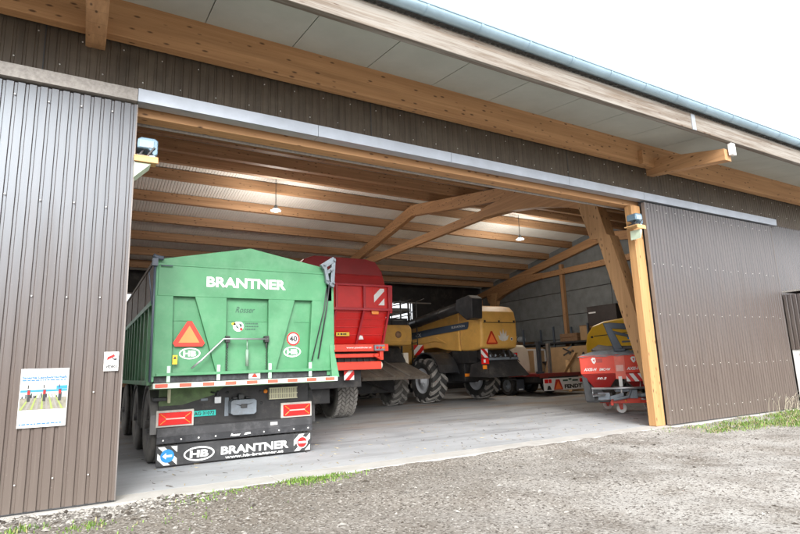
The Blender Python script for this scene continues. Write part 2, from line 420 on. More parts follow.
def gz(x, y):
    if x < -13 or x > 24 or y > .05 or y < -12: return 0.
    if y > -.7:
        e = max(0, 1-abs(y+.22)/.34); e = e*e*(3-2*e)
        return e*max(0, .036+.030*mno.noise((x*1.1, y*2, 3.1))+.022*mno.noise((x*4.5, y*6, 7.7)))+min(1, max(0, (-.3-y)/1.2))*(-.03)
    k = min(1, (-.3-y)/1.2)
    return k*(.022*math.sin(x*1.3+y*2.1)+.016*math.sin(x*2.9-y*1.7+1)+.012*math.sin(x*5.1+y*4.3)-.03)
pts = [(x, y, gz(x, y)) for y in ys for x in xs]; nx = len(xs)
g.add(pts, [(j*nx+i, j*nx+i+1, (j+1)*nx+i+1, (j+1)*nx+i) for j in range(len(ys)-1) for i in range(nx-1)], smooth=True)
tag(g.build('ground', GROUND), kind='structure')
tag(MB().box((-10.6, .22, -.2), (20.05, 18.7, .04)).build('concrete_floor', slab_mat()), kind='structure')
th = MB()
for i in range(10): th.box((-10.6+3.07*i, -.19, -.2), (-10.6+3.07*(i+1)-.008, .216, .042))
tag(th.build('concrete_threshold', mat('pale_concrete', (.46, .45, .43), .85, var=.1, scale=4, dirt=.3, dirtcol=(.36, .33, .29), bump=.3), bevel=.012), kind='structure')
STONE = [mat('stone_%s' % n, c, .9, var=.2) for n, c in (('pale', (.34, .325, .30)), ('grey', (.17, .16, .147)), ('dark', (.06, .05, .04)))]
def stones(name, n, place, size, weights):
    t = MB()
    for _ in range(n):
        x, y = place(); r = random.uniform(*size)*random.choice((.6, .8, 1, 1.2)); a = random.uniform(0, 3)
        ca, sa = math.cos(a), math.sin(a); z = gz(x, y)
        l, w, h = r*random.uniform(.9, 1.7), r*random.uniform(.7, 1.1), r*random.uniform(.4, .8)
        vs = [(x+ca*l, y+sa*l, z+h*.2), (x-sa*w, y+ca*w, z+h*.3), (x-ca*l*.9, y-sa*l*.9, z+h*.1), (x+sa*w*.8, y-ca*w*.8, z+h*.25), (x+ca*l*.2, y+sa*l*.2, z+h), (x-sa*w*.3, y+ca*w*.3, z+h*.85)]
        m = random.choices((0, 1, 2), weights)[0]
        t.add(vs, [(0, 1, 5, 4), (1, 2, 5), (2, 3, 4, 5), (3, 0, 4)], m)
    tag(t.build(name, STONE), kind='stuff')
def pl_yard():
    while 1:
        x, y = random.uniform(-2, 14), -.25-abs(random.gauss(0, 2.2))
        if y > -6: return x, y
stones('gravel_stones', 9000, pl_yard, (.004, .013), (.42, .30, .28))
stones('loose_stones', 700, pl_yard, (.014, .028), (.5, .35, .15))
stones('ballast_stones', 1600, lambda: (random.uniform(-2.2, .75)+random.gauss(0, .25), -.2-abs(random.gauss(.12, .16))), (.014, .03), (.5, .4, .1))
GR = [mat('grass_%s' % n, c, .6, var=.2) for n, c in (('fresh', (.15, .26, .04)), ('dark', (.075, .14, .028)), ('straw', (.32, .28, .15)))]
def grass(name, spots, wts):
    t = MB()
    for (cx, cy, sx, sy, n, h) in spots:
        for _ in range(n):
            x, y = random.gauss(cx, sx), random.gauss(cy, sy)
            if y > -.2: y = -.2-abs(random.gauss(0, .05))
            a = random.uniform(0, 6.28); hh = h*random.uniform(.35, 1.2); w = .004+.004*random.random(); le = hh*random.uniform(.15, .9); z = gz(x, y)-.004
            dx, dy = math.cos(a), math.sin(a)
            t.add([(x-dy*w, y+dx*w, z), (x+dy*w, y-dx*w, z), (x+dx*le*.45-dy*w*.7, y+dy*le*.45+dx*w*.7, z+hh*.7), (x+dx*le*.45+dy*w*.7, y+dy*le*.45-dx*w*.7, z+hh*.7), (x+dx*le, y+dy*le, z+hh)],
                  [(0, 1, 3, 2), (2, 3, 4)], random.choices((0, 1, 2), wts)[0])
    tag(t.build(name, GR), kind='stuff')
grass('grass', [(2.05, -.3, .22, .08, 900, .038), (1.15, -.27, .16, .04, 110, .03), (2.7, -.25, .1, .03, 40, .025), (.75, -.42, .16, .08, 110, .032), (-.25, -.75, .12, .08, 150, .035), (-.75, -.55, .1, .05, 80, .05), (.5, -.95, .3, .12, 60, .028)], (.7, .22, .08))
rs = []
for _ in range(150):
    x = random.triangular(8.3, 16.5, 12.8); k = min(1, max(0, (x-8.0)/4))
    rs.append((x, -.3-random.random()*(.18+1.15*k), .16, .07, int(30+36*k), .03+.035*k))
grass('verge_grass', rs, (.46, .22, .32))
dry = MB()
for _ in range(34):
    x, y = random.uniform(12.3, 13.9), -.2-random.random()*.12; a = random.uniform(-1, 1); h = random.uniform(.2, .55)
    dry.tube([(x, y, 0), (x+a*h*.3, y-.02, h*.6), (x+a*h*.8, y-.05, h*.85), (x+a*h*1.2, y-.06, h*.7)], [.004, .003, .003, .001], 4, cap=False)
tag(dry.build('dry_weed_stems', mat('straw_stem', (.5, .46, .36), .7)), kind='stuff')

lt = MB()
for _ in range(1000):
    x, y = random.uniform(.3, 15), .25+abs(random.gauss(0, 3.0)); a = random.uniform(0, 3.1); l = random.uniform(.01, .05); w = random.uniform(.002, .006)
    if y > 12: continue
    ca, sa = math.cos(a), math.sin(a)
    lt.add([(x-ca*l-sa*w, y-sa*l+ca*w, .043), (x-ca*l+sa*w, y-sa*l-ca*w, .043), (x+ca*l+sa*w, y+sa*l-ca*w, .046+random.random()*.01), (x+ca*l-sa*w, y+sa*l+ca*w, .046)], [(0, 1, 2, 3)], random.choice((0, 0, 1)))
tag(lt.build('straw_litter', [mat('litter_straw', (.40, .33, .20), .8), mat('litter_mud', (.08, .065, .05), .9)]), kind='stuff')

# ------------------------------------------------------------------ the machine hall
HX0, HX1, RY, RZ, SL = -10.6, 20.05, 9.3, 7.0, .175
def T(y): return RZ-SL*abs(y-RY)                     # top of the frames
hall = thing('machine_hall', 'brown sheet metal machine hall with timber frames and wide open gateway', 'hall', (4.57, 9.3, 0))
def H(mb, n, m, label=None, **k):
    o = mb.build(n, m, hall, **k)
    if label: o['label'] = label
    return o
# roof: corrugated pale sheets, underside seen from the yard
for a, b in ((-1.62, RY), (20.2, RY)):
    za, zb = T(a)+.37, T(b)+.37
    d = V((0, b-a, zb-za))
    m = MB(); m.corr((HX0, a, za), (1, 0, 0), HX1-HX0, d.normalized(), d.length, (0, 0, -1), .09, .010)
    m.corr((HX0, a, za+.06), (1, 0, 0), HX1-HX0, d.normalized(), d.length, (0, 0, 1), .21, .03, 1)
    H(m, 'roof_panel', [CREAM_ROOF, ZINCD])
# soffit boards under the eave with open joints
m = MB(); x = HX0
while x < HX1:
    x2 = min(x+1.13, HX1); y0, y1 = -1.56, .05
    m.prism([(x+.006, y0, 5.40), (x2-.006, y0, 5.40), (x2-.006, y1, 5.62), (x+.006, y1, 5.62)], (0, 0, .02)); x = x2
H(m, 'soffit', SOFFIT)
H(MB().box((HX0, -.17, 5.13), (HX1, -.03, 5.60)), 'eave_purlin', WXL, bevel=.006)
H(MB().box((9.05, -.26, 5.11), (9.22, -.17, 5.40)), 'hanger_block', WXL, bevel=.006)
H(MB().box((HX0, -1.66, 5.12), (HX1, -1.56, 5.42)), 'fascia', WFAS, bevel=.008)
m = MB(); prof = []
for k in range(13):
    a = math.pi*(1+k/12); prof.append((-1.75+.088*math.cos(a), 5.53+.088*math.sin(a)))
n = len(prof)
inner = [(-1.75+(y+1.75)*.93, 5.53+(z-5.53)*.93) for y, z in prof]
for pr in (prof, inner):
    m.add([(HX0, y, z) for y, z in pr]+[(HX1, y, z) for y, z in pr], [(i, i+1, n+i+1, n+i) for i in range(n-1)], 0, True)
m.tube([(HX0, -1.838, 5.535), (HX1, -1.838, 5.535)], .012, 8)
x = HX0+.4
while x < HX1:
    m.add([(x, -1.75+(y+1.75)*1.06, 5.53+(z-5.53)*1.06) for y, z in prof]+[(x+.035, -1.75+(y+1.75)*1.06, 5.53+(z-5.53)*1.06) for y, z in prof], [(i, i+1, n+i+1, n+i) for i in range(n-1)], 0, True)
    m.box((x, -1.84, 5.542), (x+.03, -1.60, 5.55)); x += .82
H(m, 'gutter', GUT)
H(MB().box((HX0, -1.70, 5.55), (HX1, -1.5, 5.59)), 'drip_edge', ZINCD)
for x in (.6, 8.43, 15.6): H(MB().box((x, -1.672, 5.115), (x+.11, -1.661, 5.40)), 'joint_plate', ZINC)
# frames
def yz(x, pts): return [(x, y, z) for y, z in pts]
FR = (-10.5, -.46, 9.64, 19.75); TH = .2
for fx in FR:
    a = fx-TH/2
    H(MB().prism(yz(a, [(-1.56, T(-1.56)-.09), (-1.56, T(-1.56)-.31), (0, T(0)-.36), (9.3, T(9.3)-.40), (9.3, T(9.3)), (0, T(0))]), (TH, 0, 0)), 'rafter', WY, bevel=.008)
    H(MB().prism(yz(a+.004, [(9.304, T(9.3)), (9.304, T(9.3)-.40), (18.6, T(18.6)-.36), (20.1, T(20.1)-.31), (20.1, T(20.1)-.05)]), (TH-.008, 0, 0)), 'rafter', WY, bevel=.008)
    for s in (0, 1):
        f = (lambda p: p) if not s else (lambda p: (18.6-p[0], p[1]))
        H(MB().prism(yz(a-.03, [f(p) for p in ((1.15, 4.70), (1.75, 4.75), (2.35, 5.0), (3.2, 5.22), (4.2, 5.40), (5.4, 5.50), (5.4, 5.78), (4.2, 5.84), (2.2, 5.66), (.9, 5.36))]), (TH+.06, 0, 0)), 'haunch', WY, bevel=.008)
        H(MB().prism(yz(a-.05, [f(p) for p in ((.10, .041), (.45, .041), (1.39, 3.98), (1.58, 4.0), (1.95, 5.2), (1.42, 5.2), (1.13, 4.02), (1.05, 3.98))]), (TH+.1, 0, 0)), 'strut', WST, bevel=.01)
        if fx > 0 or s: H(MB().box((a, 18.25 if s else .13, .041), (a+TH, 18.5 if s else .36, 5.02)), 'frame_post', WZ, bevel=.008)
    H(MB().prism(yz(a+.03, [(5.38, 5.49), (13.22, 5.49), (13.22, 5.76), (5.38, 5.76)]), (TH-.06, 0, 0)), 'tie_beam', WY, bevel=.008)
for fx in FR: H(MB().box((fx-.02, -1.655, 4.88), (fx+TH/2+.006, -1.59, 5.10)), 'end_cap', WHITE)
for i in range(7):
    for y in ((.75+1.5*i,) if i < 6 else ()):
        if y > .9 or i: H(MB().box((HX0, y-.08, T(y)+.05), (HX1, y+.08, T(y)+.352)), 'purlin', WX, bevel=.006)
for y in (9.85, 11.35, 12.9, 14.45, 15.95, 17.35):
    H(MB().box((HX0, y-.08, T(y)+.05), (HX1, y+.08, T(y)+.352)), 'purlin', WX, bevel=.006)
# front cladding: above the gateway and beside it, one plane
m = MB()
CY = .03
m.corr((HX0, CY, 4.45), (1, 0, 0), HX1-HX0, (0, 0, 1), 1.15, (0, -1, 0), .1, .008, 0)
m.corr((HX0, CY, .05), (1, 0, 0), -.1-HX0, (0, 0, 1), 4.42, (0, -1, 0), .1, .014, 1)
m.corr((9.16, CY, .05), (1, 0, 0), HX1-9.16, (0, 0, 1), 4.42, (0, -1, 0), .1, .014, 1)
for z in (4.72, 5.06):
    x = -2.05
    while x < 16:
        m.lathe([(-.008, .001), (-.008, .006), (0, .009)], (x+(.2 if z > 5 else 0), CY-.004, z+random.uniform(-.015, .015)), 1, 6, 2, False); x += .42
for x in (-.95, 3.1, 7.2, 11.3): m.box((x, CY-.004, 4.56), (x+.012, CY-.001, 5.3), 3)
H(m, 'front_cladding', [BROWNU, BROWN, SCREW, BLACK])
H(MB().box((-.15, .07, 4.30), (9.3, .27, 4.62)), 'header_beam', WXL, bevel=.008)
H(MB().box((-.1, .29, 4.28), (9.6, .31, 4.42)), 'header_lining', ZINCD)
H(MB().box((8.87, .0, .045), (9.14, .16, 4.298)), 'gate_post', WZL, bevel=.01)
H(MB().box((-.36, .07, .045), (-.06, .27, 4.298)), 'gate_post', WZL, bevel=.01)
m = MB()
for a, b in ((-5.1, -2.5), (-2.494, -.005)): m.prism([(a, -.15, 4.385), (a, -.156, 4.53), (a, .012, 4.60), (a, .012, 4.385)], (b-a, 0, 0), 0)
H(m, 'track_cover', ZINCD, 'weathered grey track cover over the left gate')
m = MB()
for a, b in ((.0, 2.2), (2.206, 4.4), (4.406, 7.0), (7.006, 9.1), (9.106, 11.6), (11.606, 14.2)): m.prism([(a, -.15, 4.385), (a, -.156, 4.54), (a, .012, 4.60), (a, .012, 4.385)], (b-a, 0, 0), 0)
m.box((14.2, -.153, 4.38), (14.215, .012, 4.57), 1)
H(m, 'track_cover', [mat('bluish_zinc', (.40, .44, .50), .38, .55, var=.1, scale=3), BLACK], 'bluish zinc track cover over the gateway')
# sliding gates
def gate(x0, x1, label):
    m = MB(); m.corr((x0, -.10, .06), (1, 0, 0), x1-x0, (0, 0, 1), 4.30, (0, -1, 0), .1, .016, 0)
    m.box((x0+.002, -.075, .07), (x1-.002, -.035, 4.34), 2)
    for xx in (x0, x1): m.box((xx-.006, -.104, .058), (xx+.006, -.03, 4.36), 3)
    m.box((x0, -.101, .05), (x1, -.03, .06), 2)
    for z in (.32, 1.13, 2.12, 3.12, 4.22):
        x = x0+.08
        while x < x1:
            m.lathe([(-.009, .001), (-.009, .006), (0, .009)], (x, -.102, z+random.uniform(-.02, .02)), 1, 6, 1, False); x += .3
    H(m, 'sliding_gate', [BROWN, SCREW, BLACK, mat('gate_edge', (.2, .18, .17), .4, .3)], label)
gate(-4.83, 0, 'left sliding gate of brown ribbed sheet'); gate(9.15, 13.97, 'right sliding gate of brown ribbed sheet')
# side and back walls
m = MB(); z = .05
while z < 5.6:
    z2 = min(z+1.15, 5.7); y = .36
    while y < 18.3:
        y2 = min(y+2.98, 18.45); m.box((19.90, y+.01, z+.014), (20.0, y2-.01, z2-.014)); y = y2
    z = z2
H(m, 'side_wall', GREYP, bevel=.008)
H(MB().box((20.004, .3, .0), (20.03, 18.5, 5.9)), 'outer_cladding', BROWNU)
H(MB().prism(yz(20.032, [(0.1, 5.0), (18.5, 5.0), (18.5, T(18.5)+.345), (9.3, T(9.3)+.345), (.1, T(.1)+.345)]), (.014, 0, 0)), 'gable_cladding', BROWNU)
m = MB(); m.prism(yz(19.9, [(.36, 5.71), (18.45, 5.71), (9.3, T(9.3)+.34)]), (.09, 0, 0)); H(m, 'gable_panel', GREYP)
for y in (5.6, 12.0): H(MB().box((19.72, y-.09, .041), (19.895, y+.09, 6.0)), 'wall_post', WZ, bevel=.008)
m = MB(); m.box((HX0, 18.55, .0), (HX1, 18.65, 2.9)); m.box((HX0, 18.55, 4.78), (HX1, 18.65, 5.75))
H(m, 'back_wall', BLACKD)
x = HX0
while x < 15.2:
    fr = MB()
    for a, b in (((x, 18.53, 2.9), (x+.06, 18.67, 4.78)), ((x+.06, 18.53, 2.9), (x+1.5, 18.67, 2.96)), ((x+.06, 18.53, 4.72), (x+1.5, 18.67, 4.78))): fr.box(a, b)
    w = H(fr, 'window', ZINCD)
    gm = MB().box((x+.06, 18.59, 2.96), (x+1.5, 18.60, 4.72)).build('pane', WIN, w) if 'WIN' in globals() else None
    x += 1.5
H(MB().box((15.2+.0, 18.55, 2.9), (HX1, 18.65, 4.78)), 'back_wall', BLACKD)
# ------------------------------------------------------------------ green tipper trailer
TR = thing('tipper_trailer', 'green tipping trailer with white lettering parked tail outwards behind the left gate', 'trailer', (1.70, 4.5, .04))
def P(root):
    def f(mb, n, m, label=None, **k):
        o = mb.build(n, m, root, **k)
        if label: o['label'] = label
        return o
    return f
t = P(TR); F = back_face(1.19); YB, YF = 1.20, 7.6
def pris(m, pts, y0, y1, mi=0): m.prism([(x, y0, z) for x, z in pts], (0, y1-y0, 0), mi)
m = MB()
pris(m, [(.45, 1.27), (2.95, 1.27), (2.95, 2.76), (.45, 2.76)], 1.275, 1.32)
pris(m, [(.45, 2.765), (2.93, 2.765), (2.93, 2.84), (1.68, 3.075), (.45, 2.83)], 1.225, 1.27)
pris(m, [(.43, 2.745), (2.95, 2.745), (2.95, 2.772), (.43, 2.772)], 1.195, 1.245)
pris(m, [(.45, 2.33), (2.95, 2.33), (2.95, 2.744), (.45, 2.744)], 1.20, 1.274)
pris(m, [(.43, 1.27), (.66, 1.27), (.645, 2.329), (.43, 2.329)], 1.19, 1.274)
pris(m, [(.925, 2.329), (1.35, 2.329), (1.35, 1.29), (1.235, 1.29)], 1.20, 1.274)
pris(m, [(1.95, 2.329), (2.35, 2.329), (2.06, 1.29), (1.95, 1.29)], 1.20, 1.274)
pris(m, [(2.625, 2.329), (2.97, 2.329), (2.97, 1.27), (2.56, 1.27)], 1.19, 1.274)
for a, b in ((.66, .915), (1.36, 1.94), (2.36, 2.61)): pris(m, [(a, 2.0), (b, 2.0), (b, 2.012), (a, 2.012)], 1.268, 1.276)
pris(m, [(.47, 1.272), (2.9, 1.272), (2.9, 1.31), (.47, 1.31)], 1.165, 1.20)
t(m, 'tailgate', GREEN, bevel=.007)
for x in (.60, 1.235, 1.95, 2.56): t(MB().box((x, 1.17, 1.19), (x+.045, 1.20, 1.40)), 'hinge_lug', GREENL, bevel=.004)
m = MB(); m.prism([(2.90, 1.10, 1.17), (3.02, 1.10, 1.17), (2.955, 1.18, 1.66), (2.90, 1.18, 1.66)], (0, .09, 0)); m.box((2.86, 1.2, 1.2), (2.985, 1.34, 2.8))
t(m, 'corner_post', GREEN, bevel=.006)
t(MB().box((.415, 1.2, 1.2), (.45, 1.34, 2.82)), 'corner_post', GREEN, bevel=.006)
t(MB().box((.455, 1.22, 1.185), (2.90, 1.26, 1.27)), 'sill_strip', mat('dirty_rubber', (.02, .022, .025), .7, var=.4, scale=25, dirt=.35, dirtcol=(.15, .17, .18)))
m = MB(); m.box((.435, 1.10, 1.115), (2.99, 1.22, 1.18), 0); m.box((.435, 1.22, 1.10), (2.99, 1.5, 1.17), 2)
x = .46
for k in range(9): m.box((x, 1.095, 1.125), (x+.15, 1.101, 1.172), 1); x += .291
t(m, 'marker_strip', [mat('dirty_white_tape', (.58, .66, .60), .45, dirt=.3, dirtcol=(.3, .36, .3)), mat('faded_red_tape', (.62, .10, .06), .5, dirt=.2), GREEND], bevel=.003)
# body sides
m = MB(); m.box((.43, YB+.12, 1.2), (.47, YF, 2.22)); m.box((2.93, YB+.14, 1.2), (2.97, YF, 2.78)); m.box((.43, YF, 1.2), (2.97, YF+.05, 3.0)); m.box((.47, YB+.1, 1.19), (2.93, YF, 1.24))
y = YB+.35
while y < YF: m.box((.385, y, 1.2), (.43, y+.09, 2.22)); m.box((2.97, y, 1.2), (3.0, y+.09, 2.78)); y += .52
m.box((.375, YB+.1, 2.20), (.45, YF, 2.27)); m.box((.375, YB+.1, 1.16), (.45, YF, 1.22))
t(m, 'body_side', mat('green_side', (.095, .25, .135), .5, var=.15, dirt=.5, dirtcol=(.10, .11, .08)), bevel=.005)
m = MB(); m.box((.40, YB+.10, 2.272), (.46, YF, 2.80))
for y in (2.2, 3.4, 4.6, 5.8, 7.0): m.box((.39, y, 2.272), (.40, y+.05, 2.80))
m.box((.385, YB+.1, 2.78), (.47, YF, 2.83))
t(m, 'side_extension', mat('brown_board', (.12, .09, .065), .6, var=.25, dirt=.4, dirtcol=(.19, .16, .13), stretch=(1, 1, 6)), bevel=.004)
m = MB(); m.prism([(.44, 1.28, 2.80), (1.68, 1.28, 3.05), (2.94, 1.28, 2.80), (2.94, 1.28, 2.78), (.44, 1.28, 2.78)], (0, YF-1.28, 0))
t(m, 'tarp_cover', TARPD)
m = MB(); m.tube([(.40, 1.17, 1.2), (.40, 1.17, 2.85)], .016, 8); m.tube([(.37, 1.15, 2.86), (.42, 1.16, 2.84), (.50, 1.16, 2.83)], .03, 8)
m.tube([(.36, 1.2, 2.72), (.33, 1.16, 2.62), (.35, 1.15, 2.45), (.38, 1.16, 2.2)], .008, 6); m.box((.36, 1.12, 2.72), (.43, 1.19, 2.82)); m.tube([(.47, 1.17, 2.735), (.62, 1.17, 2.735)], .008, 6)
t(m, 'tarp_pole', SLATE)
m = MB(); m.bar((2.755, 1.13, 2.845), (2.965, 1.13, 2.985), .07, .085); m.bar((2.955, 1.14, 3.0), (2.925, 1.14, 2.54), .06, .075); m.bar((2.80, 1.12, 2.88), (2.85, 1.12, 2.60), .05, .06); m.bar((2.83, 1.12, 2.62), (2.95, 1.12, 2.55), .05, .05)
m.bar((2.84, 1.11, 2.76), (2.94, 1.11, 2.84), .04, .05)
for x, z in ((2.79, 2.875), (2.955, 2.96), (2.935, 2.60), (2.84, 2.64), (2.90, 2.80)): m.tube([(x, 1.06, z), (x, 1.2, z)], .018, 8)
t(m, 'tailgate_hinge', mat('hinge_steel', (.15, .18, .205), .45, .4, var=.25, dirt=.3), bevel=.005)
m = MB(); m.tube([(2.87, 1.10, 2.60), (2.84, 1.15, 2.2), (2.70, 1.16, 1.45)], .011, 6); m.tube([(2.83, 1.12, 2.52), (2.80, 1.15, 2.2), (2.60, 1.16, 1.42)], .009, 6)
t(m, 'pull_rod', BLACK)
m = MB(); m.tube([(.90, 1.165, 1.36), (1.03, 1.15, 1.47), (1.31, 1.15, 1.75), (1.93, 1.15, 1.745)], .013, 8)
t(m, 'hand_rail', STEEL)
for x in (1.365, 1.915):
    m = MB(); m.box((x-.03, 1.14, 1.70), (x+.03, 1.235, 1.79)); m.tube([(x, 1.17, 1.7), (x, 1.17, 1.62)], .014, 6); t(m, 'rail_bracket', BLACKD, bevel=.004)
for x in (1.365, 1.92):
    m = MB()
    for k in range(9):
        z = 1.62-.036*k; m.tube([(x-.009, 1.19, z), (x+.009, 1.19, z-.02), (x, 1.185, z-.036)], .006, 5)
    t(m, 'chain', BLACKD)
m = MB(); m.tube([(1.645, 1.20, 1.745), (1.645, 1.19, 1.60)], .009, 6); m.tube([(1.645, 1.19, 1.60), (1.645, 1.185, 1.37)], .022, 8)
t(m, 'locking_lever', mat('grey_green', (.22, .33, .26), .5, dirt=.3))
# writing and stickers on the tailgate
text('lettering', 'BRANTNER', F, 1.07, 2.205, 2.475, 2.62, TXTW, TR, off=-.006, bold=.032)
F2 = back_face(1.274)
text('lettering', 'Rosser', F2, 1.49, 1.77, 2.13, 2.215, TXTG, TR, bold=.0, shear=.35)
m = MB(); m.poly(ell(F2, 1.535, 1.935, .075, .075, .003)); m.poly(ell(F2, 1.47, 1.97, .03, .02, .003), 3); m.poly([F2.p(x, z, .006) for x, z in ((1.49, 1.97), (1.53, 1.93), (1.55, 1.90), (1.51, 1.91))], 1); m.poly([F2.p(x, z, .006) for x, z in ((1.54, 1.98), (1.59, 1.96), (1.57, 1.91), (1.555, 1.94))], 1); m.poly(ell(F2, 1.575, 1.895, .02, .02, .006), 2)
for k, (z, w) in enumerate(((1.975, .2), (1.935, .19), (1.895, .165))):
    x = 1.635
    while x < 1.635+w-.02:
        q = random.uniform(.012, .03); m.poly([F2.p(a, b, .003) for a, b in ((x, z-.009), (x+q, z-.009), (x+q, z+.009), (x, z+.009))], 1); x += q+.006
t(m, 'dealer_sticker', [WHITE, TXTG, LRED, YEL2])
F3 = back_face(1.225)
m = MB()
def tri(fr, pts, off, mi): m.poly([fr.p(x, z, off) for x, z in pts], mi)
tri(F3, ((.665, 1.70), (.695, 1.655), (1.045, 1.655), (1.075, 1.70), (.90, 1.995), (.84, 1.995)), .0, 0)
tri(F3, ((.735, 1.705), (1.005, 1.705), (.87, 1.935)), .003, 1)
m.add([], []); t(m, 'warning_triangle', [TRIR, TRIO])
m = MB(); m.box((.70, 1.23, 1.68), (1.04, 1.274, 1.7)); m.box((.85, 1.23, 1.7), (.89, 1.274, 1.9)); t(m, 'triangle_bracket', BLACKD)
hb_oval(F2, .755, 1.03, 1.485, 1.64, TR)
hb_oval(F2, 2.20, 2.47, 1.485, 1.64, TR)
m = MB(); m.poly(ell(F2, 2.35, 1.755, .10, .10, .003), 0); ring(m, F2, 2.35, 1.755, .10, .10, .022, .006, 1); t(m, 'speed_disc', [WHITE, LRED])
text('lettering', '40', F2, 2.29, 2.41, 1.71, 1.80, TXTB, TR, off=.006, bold=.03)
m = MB(); m.poly([F.p(x, z, .006) for x, z in ((.665, 1.42), (.725, 1.42), (.725, 1.54), (.665, 1.54))]); m.poly([F.p(x, z, .009) for x, z in ((.675, 1.49), (.715, 1.49), (.695, 1.53))], 1); t(m, 'warning_sticker', [YEL2, TXTB])
m = MB(); m.box((1.70-.02, 1.208, 1.195), (1.84, 1.219, 1.29)); m.poly([(1.72, 1.205, 1.21), (1.80, 1.205, 1.21), (1.79, 1.205, 1.24), (1.76, 1.205, 1.265), (1.73, 1.205, 1.24)], 1); t(m, 'sticker_plate', [WHITE, TRIR])
# chassis
m = MB(); m.box((.60, 1.86, .57), (2.80, 1.90, 1.10)); m.box((.585, 1.80, .50), (2.80, 1.9, .575))
for x in (1.0, 2.2): m.box((x, 1.9, .75), (x+.18, 8.6, 1.05))
m.box((.62, 2.6, .85), (2.78, 5.6, 1.0)); m.box((1.35, 8.4, .6), (2.05, 8.7, 1.0)); m.bar((1.1, 8.6, .85), (1.7, 10.4, .62), .14, .16); m.bar((2.3, 8.6, .85), (1.7, 10.4, .62), .14, .16)
t(m, 'chassis', BLACKD, bevel=.006)
t(MB().prism([(.60, 1.855, 1.10), (1.5, 1.855, 1.10), (1.35, 1.855, .98), (.9, 1.855, .86), (.60, 1.855, .86)], (0, -.004, 0)), 'rear_panel_paint', mat('worn_green', (.10, .17, .06), .55, var=.4, scale=6, dirt=.5, dirtcol=(.04, .045, .035)))
m = MB(); m.box((.58, 1.72, .45), (2.815, 1.80, .565)); m.prism([(.58, 1.73, .36), (2.815, 1.73, .36), (2.815, 1.70, .45), (.58, 1.70, .45)], (0, .04, 0))
for k in range(10): m.lathe([(-.008, .001), (-.008, .012), (0, .014)], (.66+.232*k, 1.715, .405), 1, 6, 1, False)
m.box((2.15, 1.714, .49), (2.26, 1.72, .535), 1)
t(m, 'underrun_bar', [mat('dusty_bumper', (.035, .036, .04), .42, var=.2, dirt=.4, dirtcol=(.17, .17, .18)), SCREW], bevel=.005)
FU = back_face(1.70)
text('lettering', 'Rosser', FU, 1.56, 1.70, .385, .425, TXTW, TR, off=.016, bold=.01, shear=.3)
m = MB(); m.poly([(1.75, 1.682, .39), (1.85, 1.682, .40), (1.84, 1.682, .425), (1.77, 1.682, .42)]); t(m, 'maker_mark', TXTW)
m = MB(); m.add([(.585, 1.745, .065), (2.80, 1.745, .065), (2.81, 1.735, .335), (.58, 1.735, .335), (.585, 1.765, .065), (2.80, 1.765, .065), (2.81, 1.75, .335), (.58, 1.75, .335)], [(0, 1, 2, 3), (7, 6, 5, 4), (0, 4, 5, 1), (1, 5, 6, 2), (2, 6, 7, 3), (3, 7, 4, 0)])
t(m, 'mud_flap', mat('flap_rubber', (.028, .029, .032), .5, var=.2, dirt=.35, dirtcol=(.10, .10, .10)))
FF = Fr((0, 1.7477, 0), (1, 0, 0), (0, -.037, 1))
hb_oval(FF, .935, 1.35, .09, .285, TR)
text('lettering', 'BRANTNER', FF, 1.44, 2.44, .138, .25, TXTW, TR, off=.004, bold=.035)
text('lettering', 'www.hb-brantner.at', FF, 1.50, 2.36, .078, .118, TXTW, TR, off=.004, bold=.02)
SB = mat('flap_grey', (.035, .036, .038), .5)
for x0, x1, c, sl in ((.60, .85, BLUE, -1), (2.525, 2.785, LRED, 1)):
    m = MB(); striped(m, FF, x0, x1, .075, .32, 3, sl, 0, 1, .003); cx, cz = (x0+x1)/2, .197
    m.poly(ell(FF, cx, cz, .088, .088, .008), 2)
    if c == BLUE: m.poly([FF.p(cx+x, cz+z, .011) for x, z in ((.06, -.014), (.06, .014), (-.015, .014), (-.015, .042), (-.065, 0), (-.015, -.042), (-.015, -.014))], 0)
    else: m.poly([FF.p(cx+x, cz+z, .011) for x, z in ((-.06, -.014), (.06, -.014), (.06, .014), (-.06, .014))], 0); ring(m, FF, cx, cz, .088, .088, .012, .010, 0)
    t(m, 'passing_sign', [TXTW, SB, c])
for x0 in (.60, 2.375):
    m = MB(); w = .435; m.box((x0-.03, 1.80, .575), (x0+w+.03, 1.86, .80), 0)
    o = t(m, 'tail_light_frame', mat('light_frame', (.62, .60, .55), .5, dirt=.3), bevel=.006)
    l = MB(); l.box((x0, 1.775, .60), (x0+w, 1.799, .77)); 
    for k in (-1, 1): l.bar((x0+.02, 1.77, .685+k*.07), (x0+.09, 1.77, .685+k*.015), .01, .012, 1); l.bar((x0+w-.02, 1.77, .685+k*.07), (x0+w-.09, 1.77, .685+k*.015), .01, .012, 1)
    l.bar((x0+.09, 1.77, .685), (x0+w-.09, 1.77, .685), .01, .02, 2)
    l.build('tail_light', [LRED, LORG, mat('lens_highlight', (1, .55, .5), .2)], o, bevel=.006)
m = MB(); m.box((1.055, 1.84, .685), (1.375, 1.856, .765)); t(m, 'number_plate', TEAL, bevel=.003)
text('lettering', 'AG·31072', back_face(1.84), 1.075, 1.355, .70, .75, TXTB, TR, bold=.02)
m = MB(); m.box((1.50, 1.845, .66), (1.56, 1.86, .93)); m.prism([(1.56, 1.70, .70), (1.60, 1.70, .675), (1.90, 1.70, .675), (1.935, 1.70, .70), (1.935, 1.70, .87), (1.90, 1.70, .895), (1.60, 1.70, .895), (1.56, 1.70, .87)], (0, .155, 0))
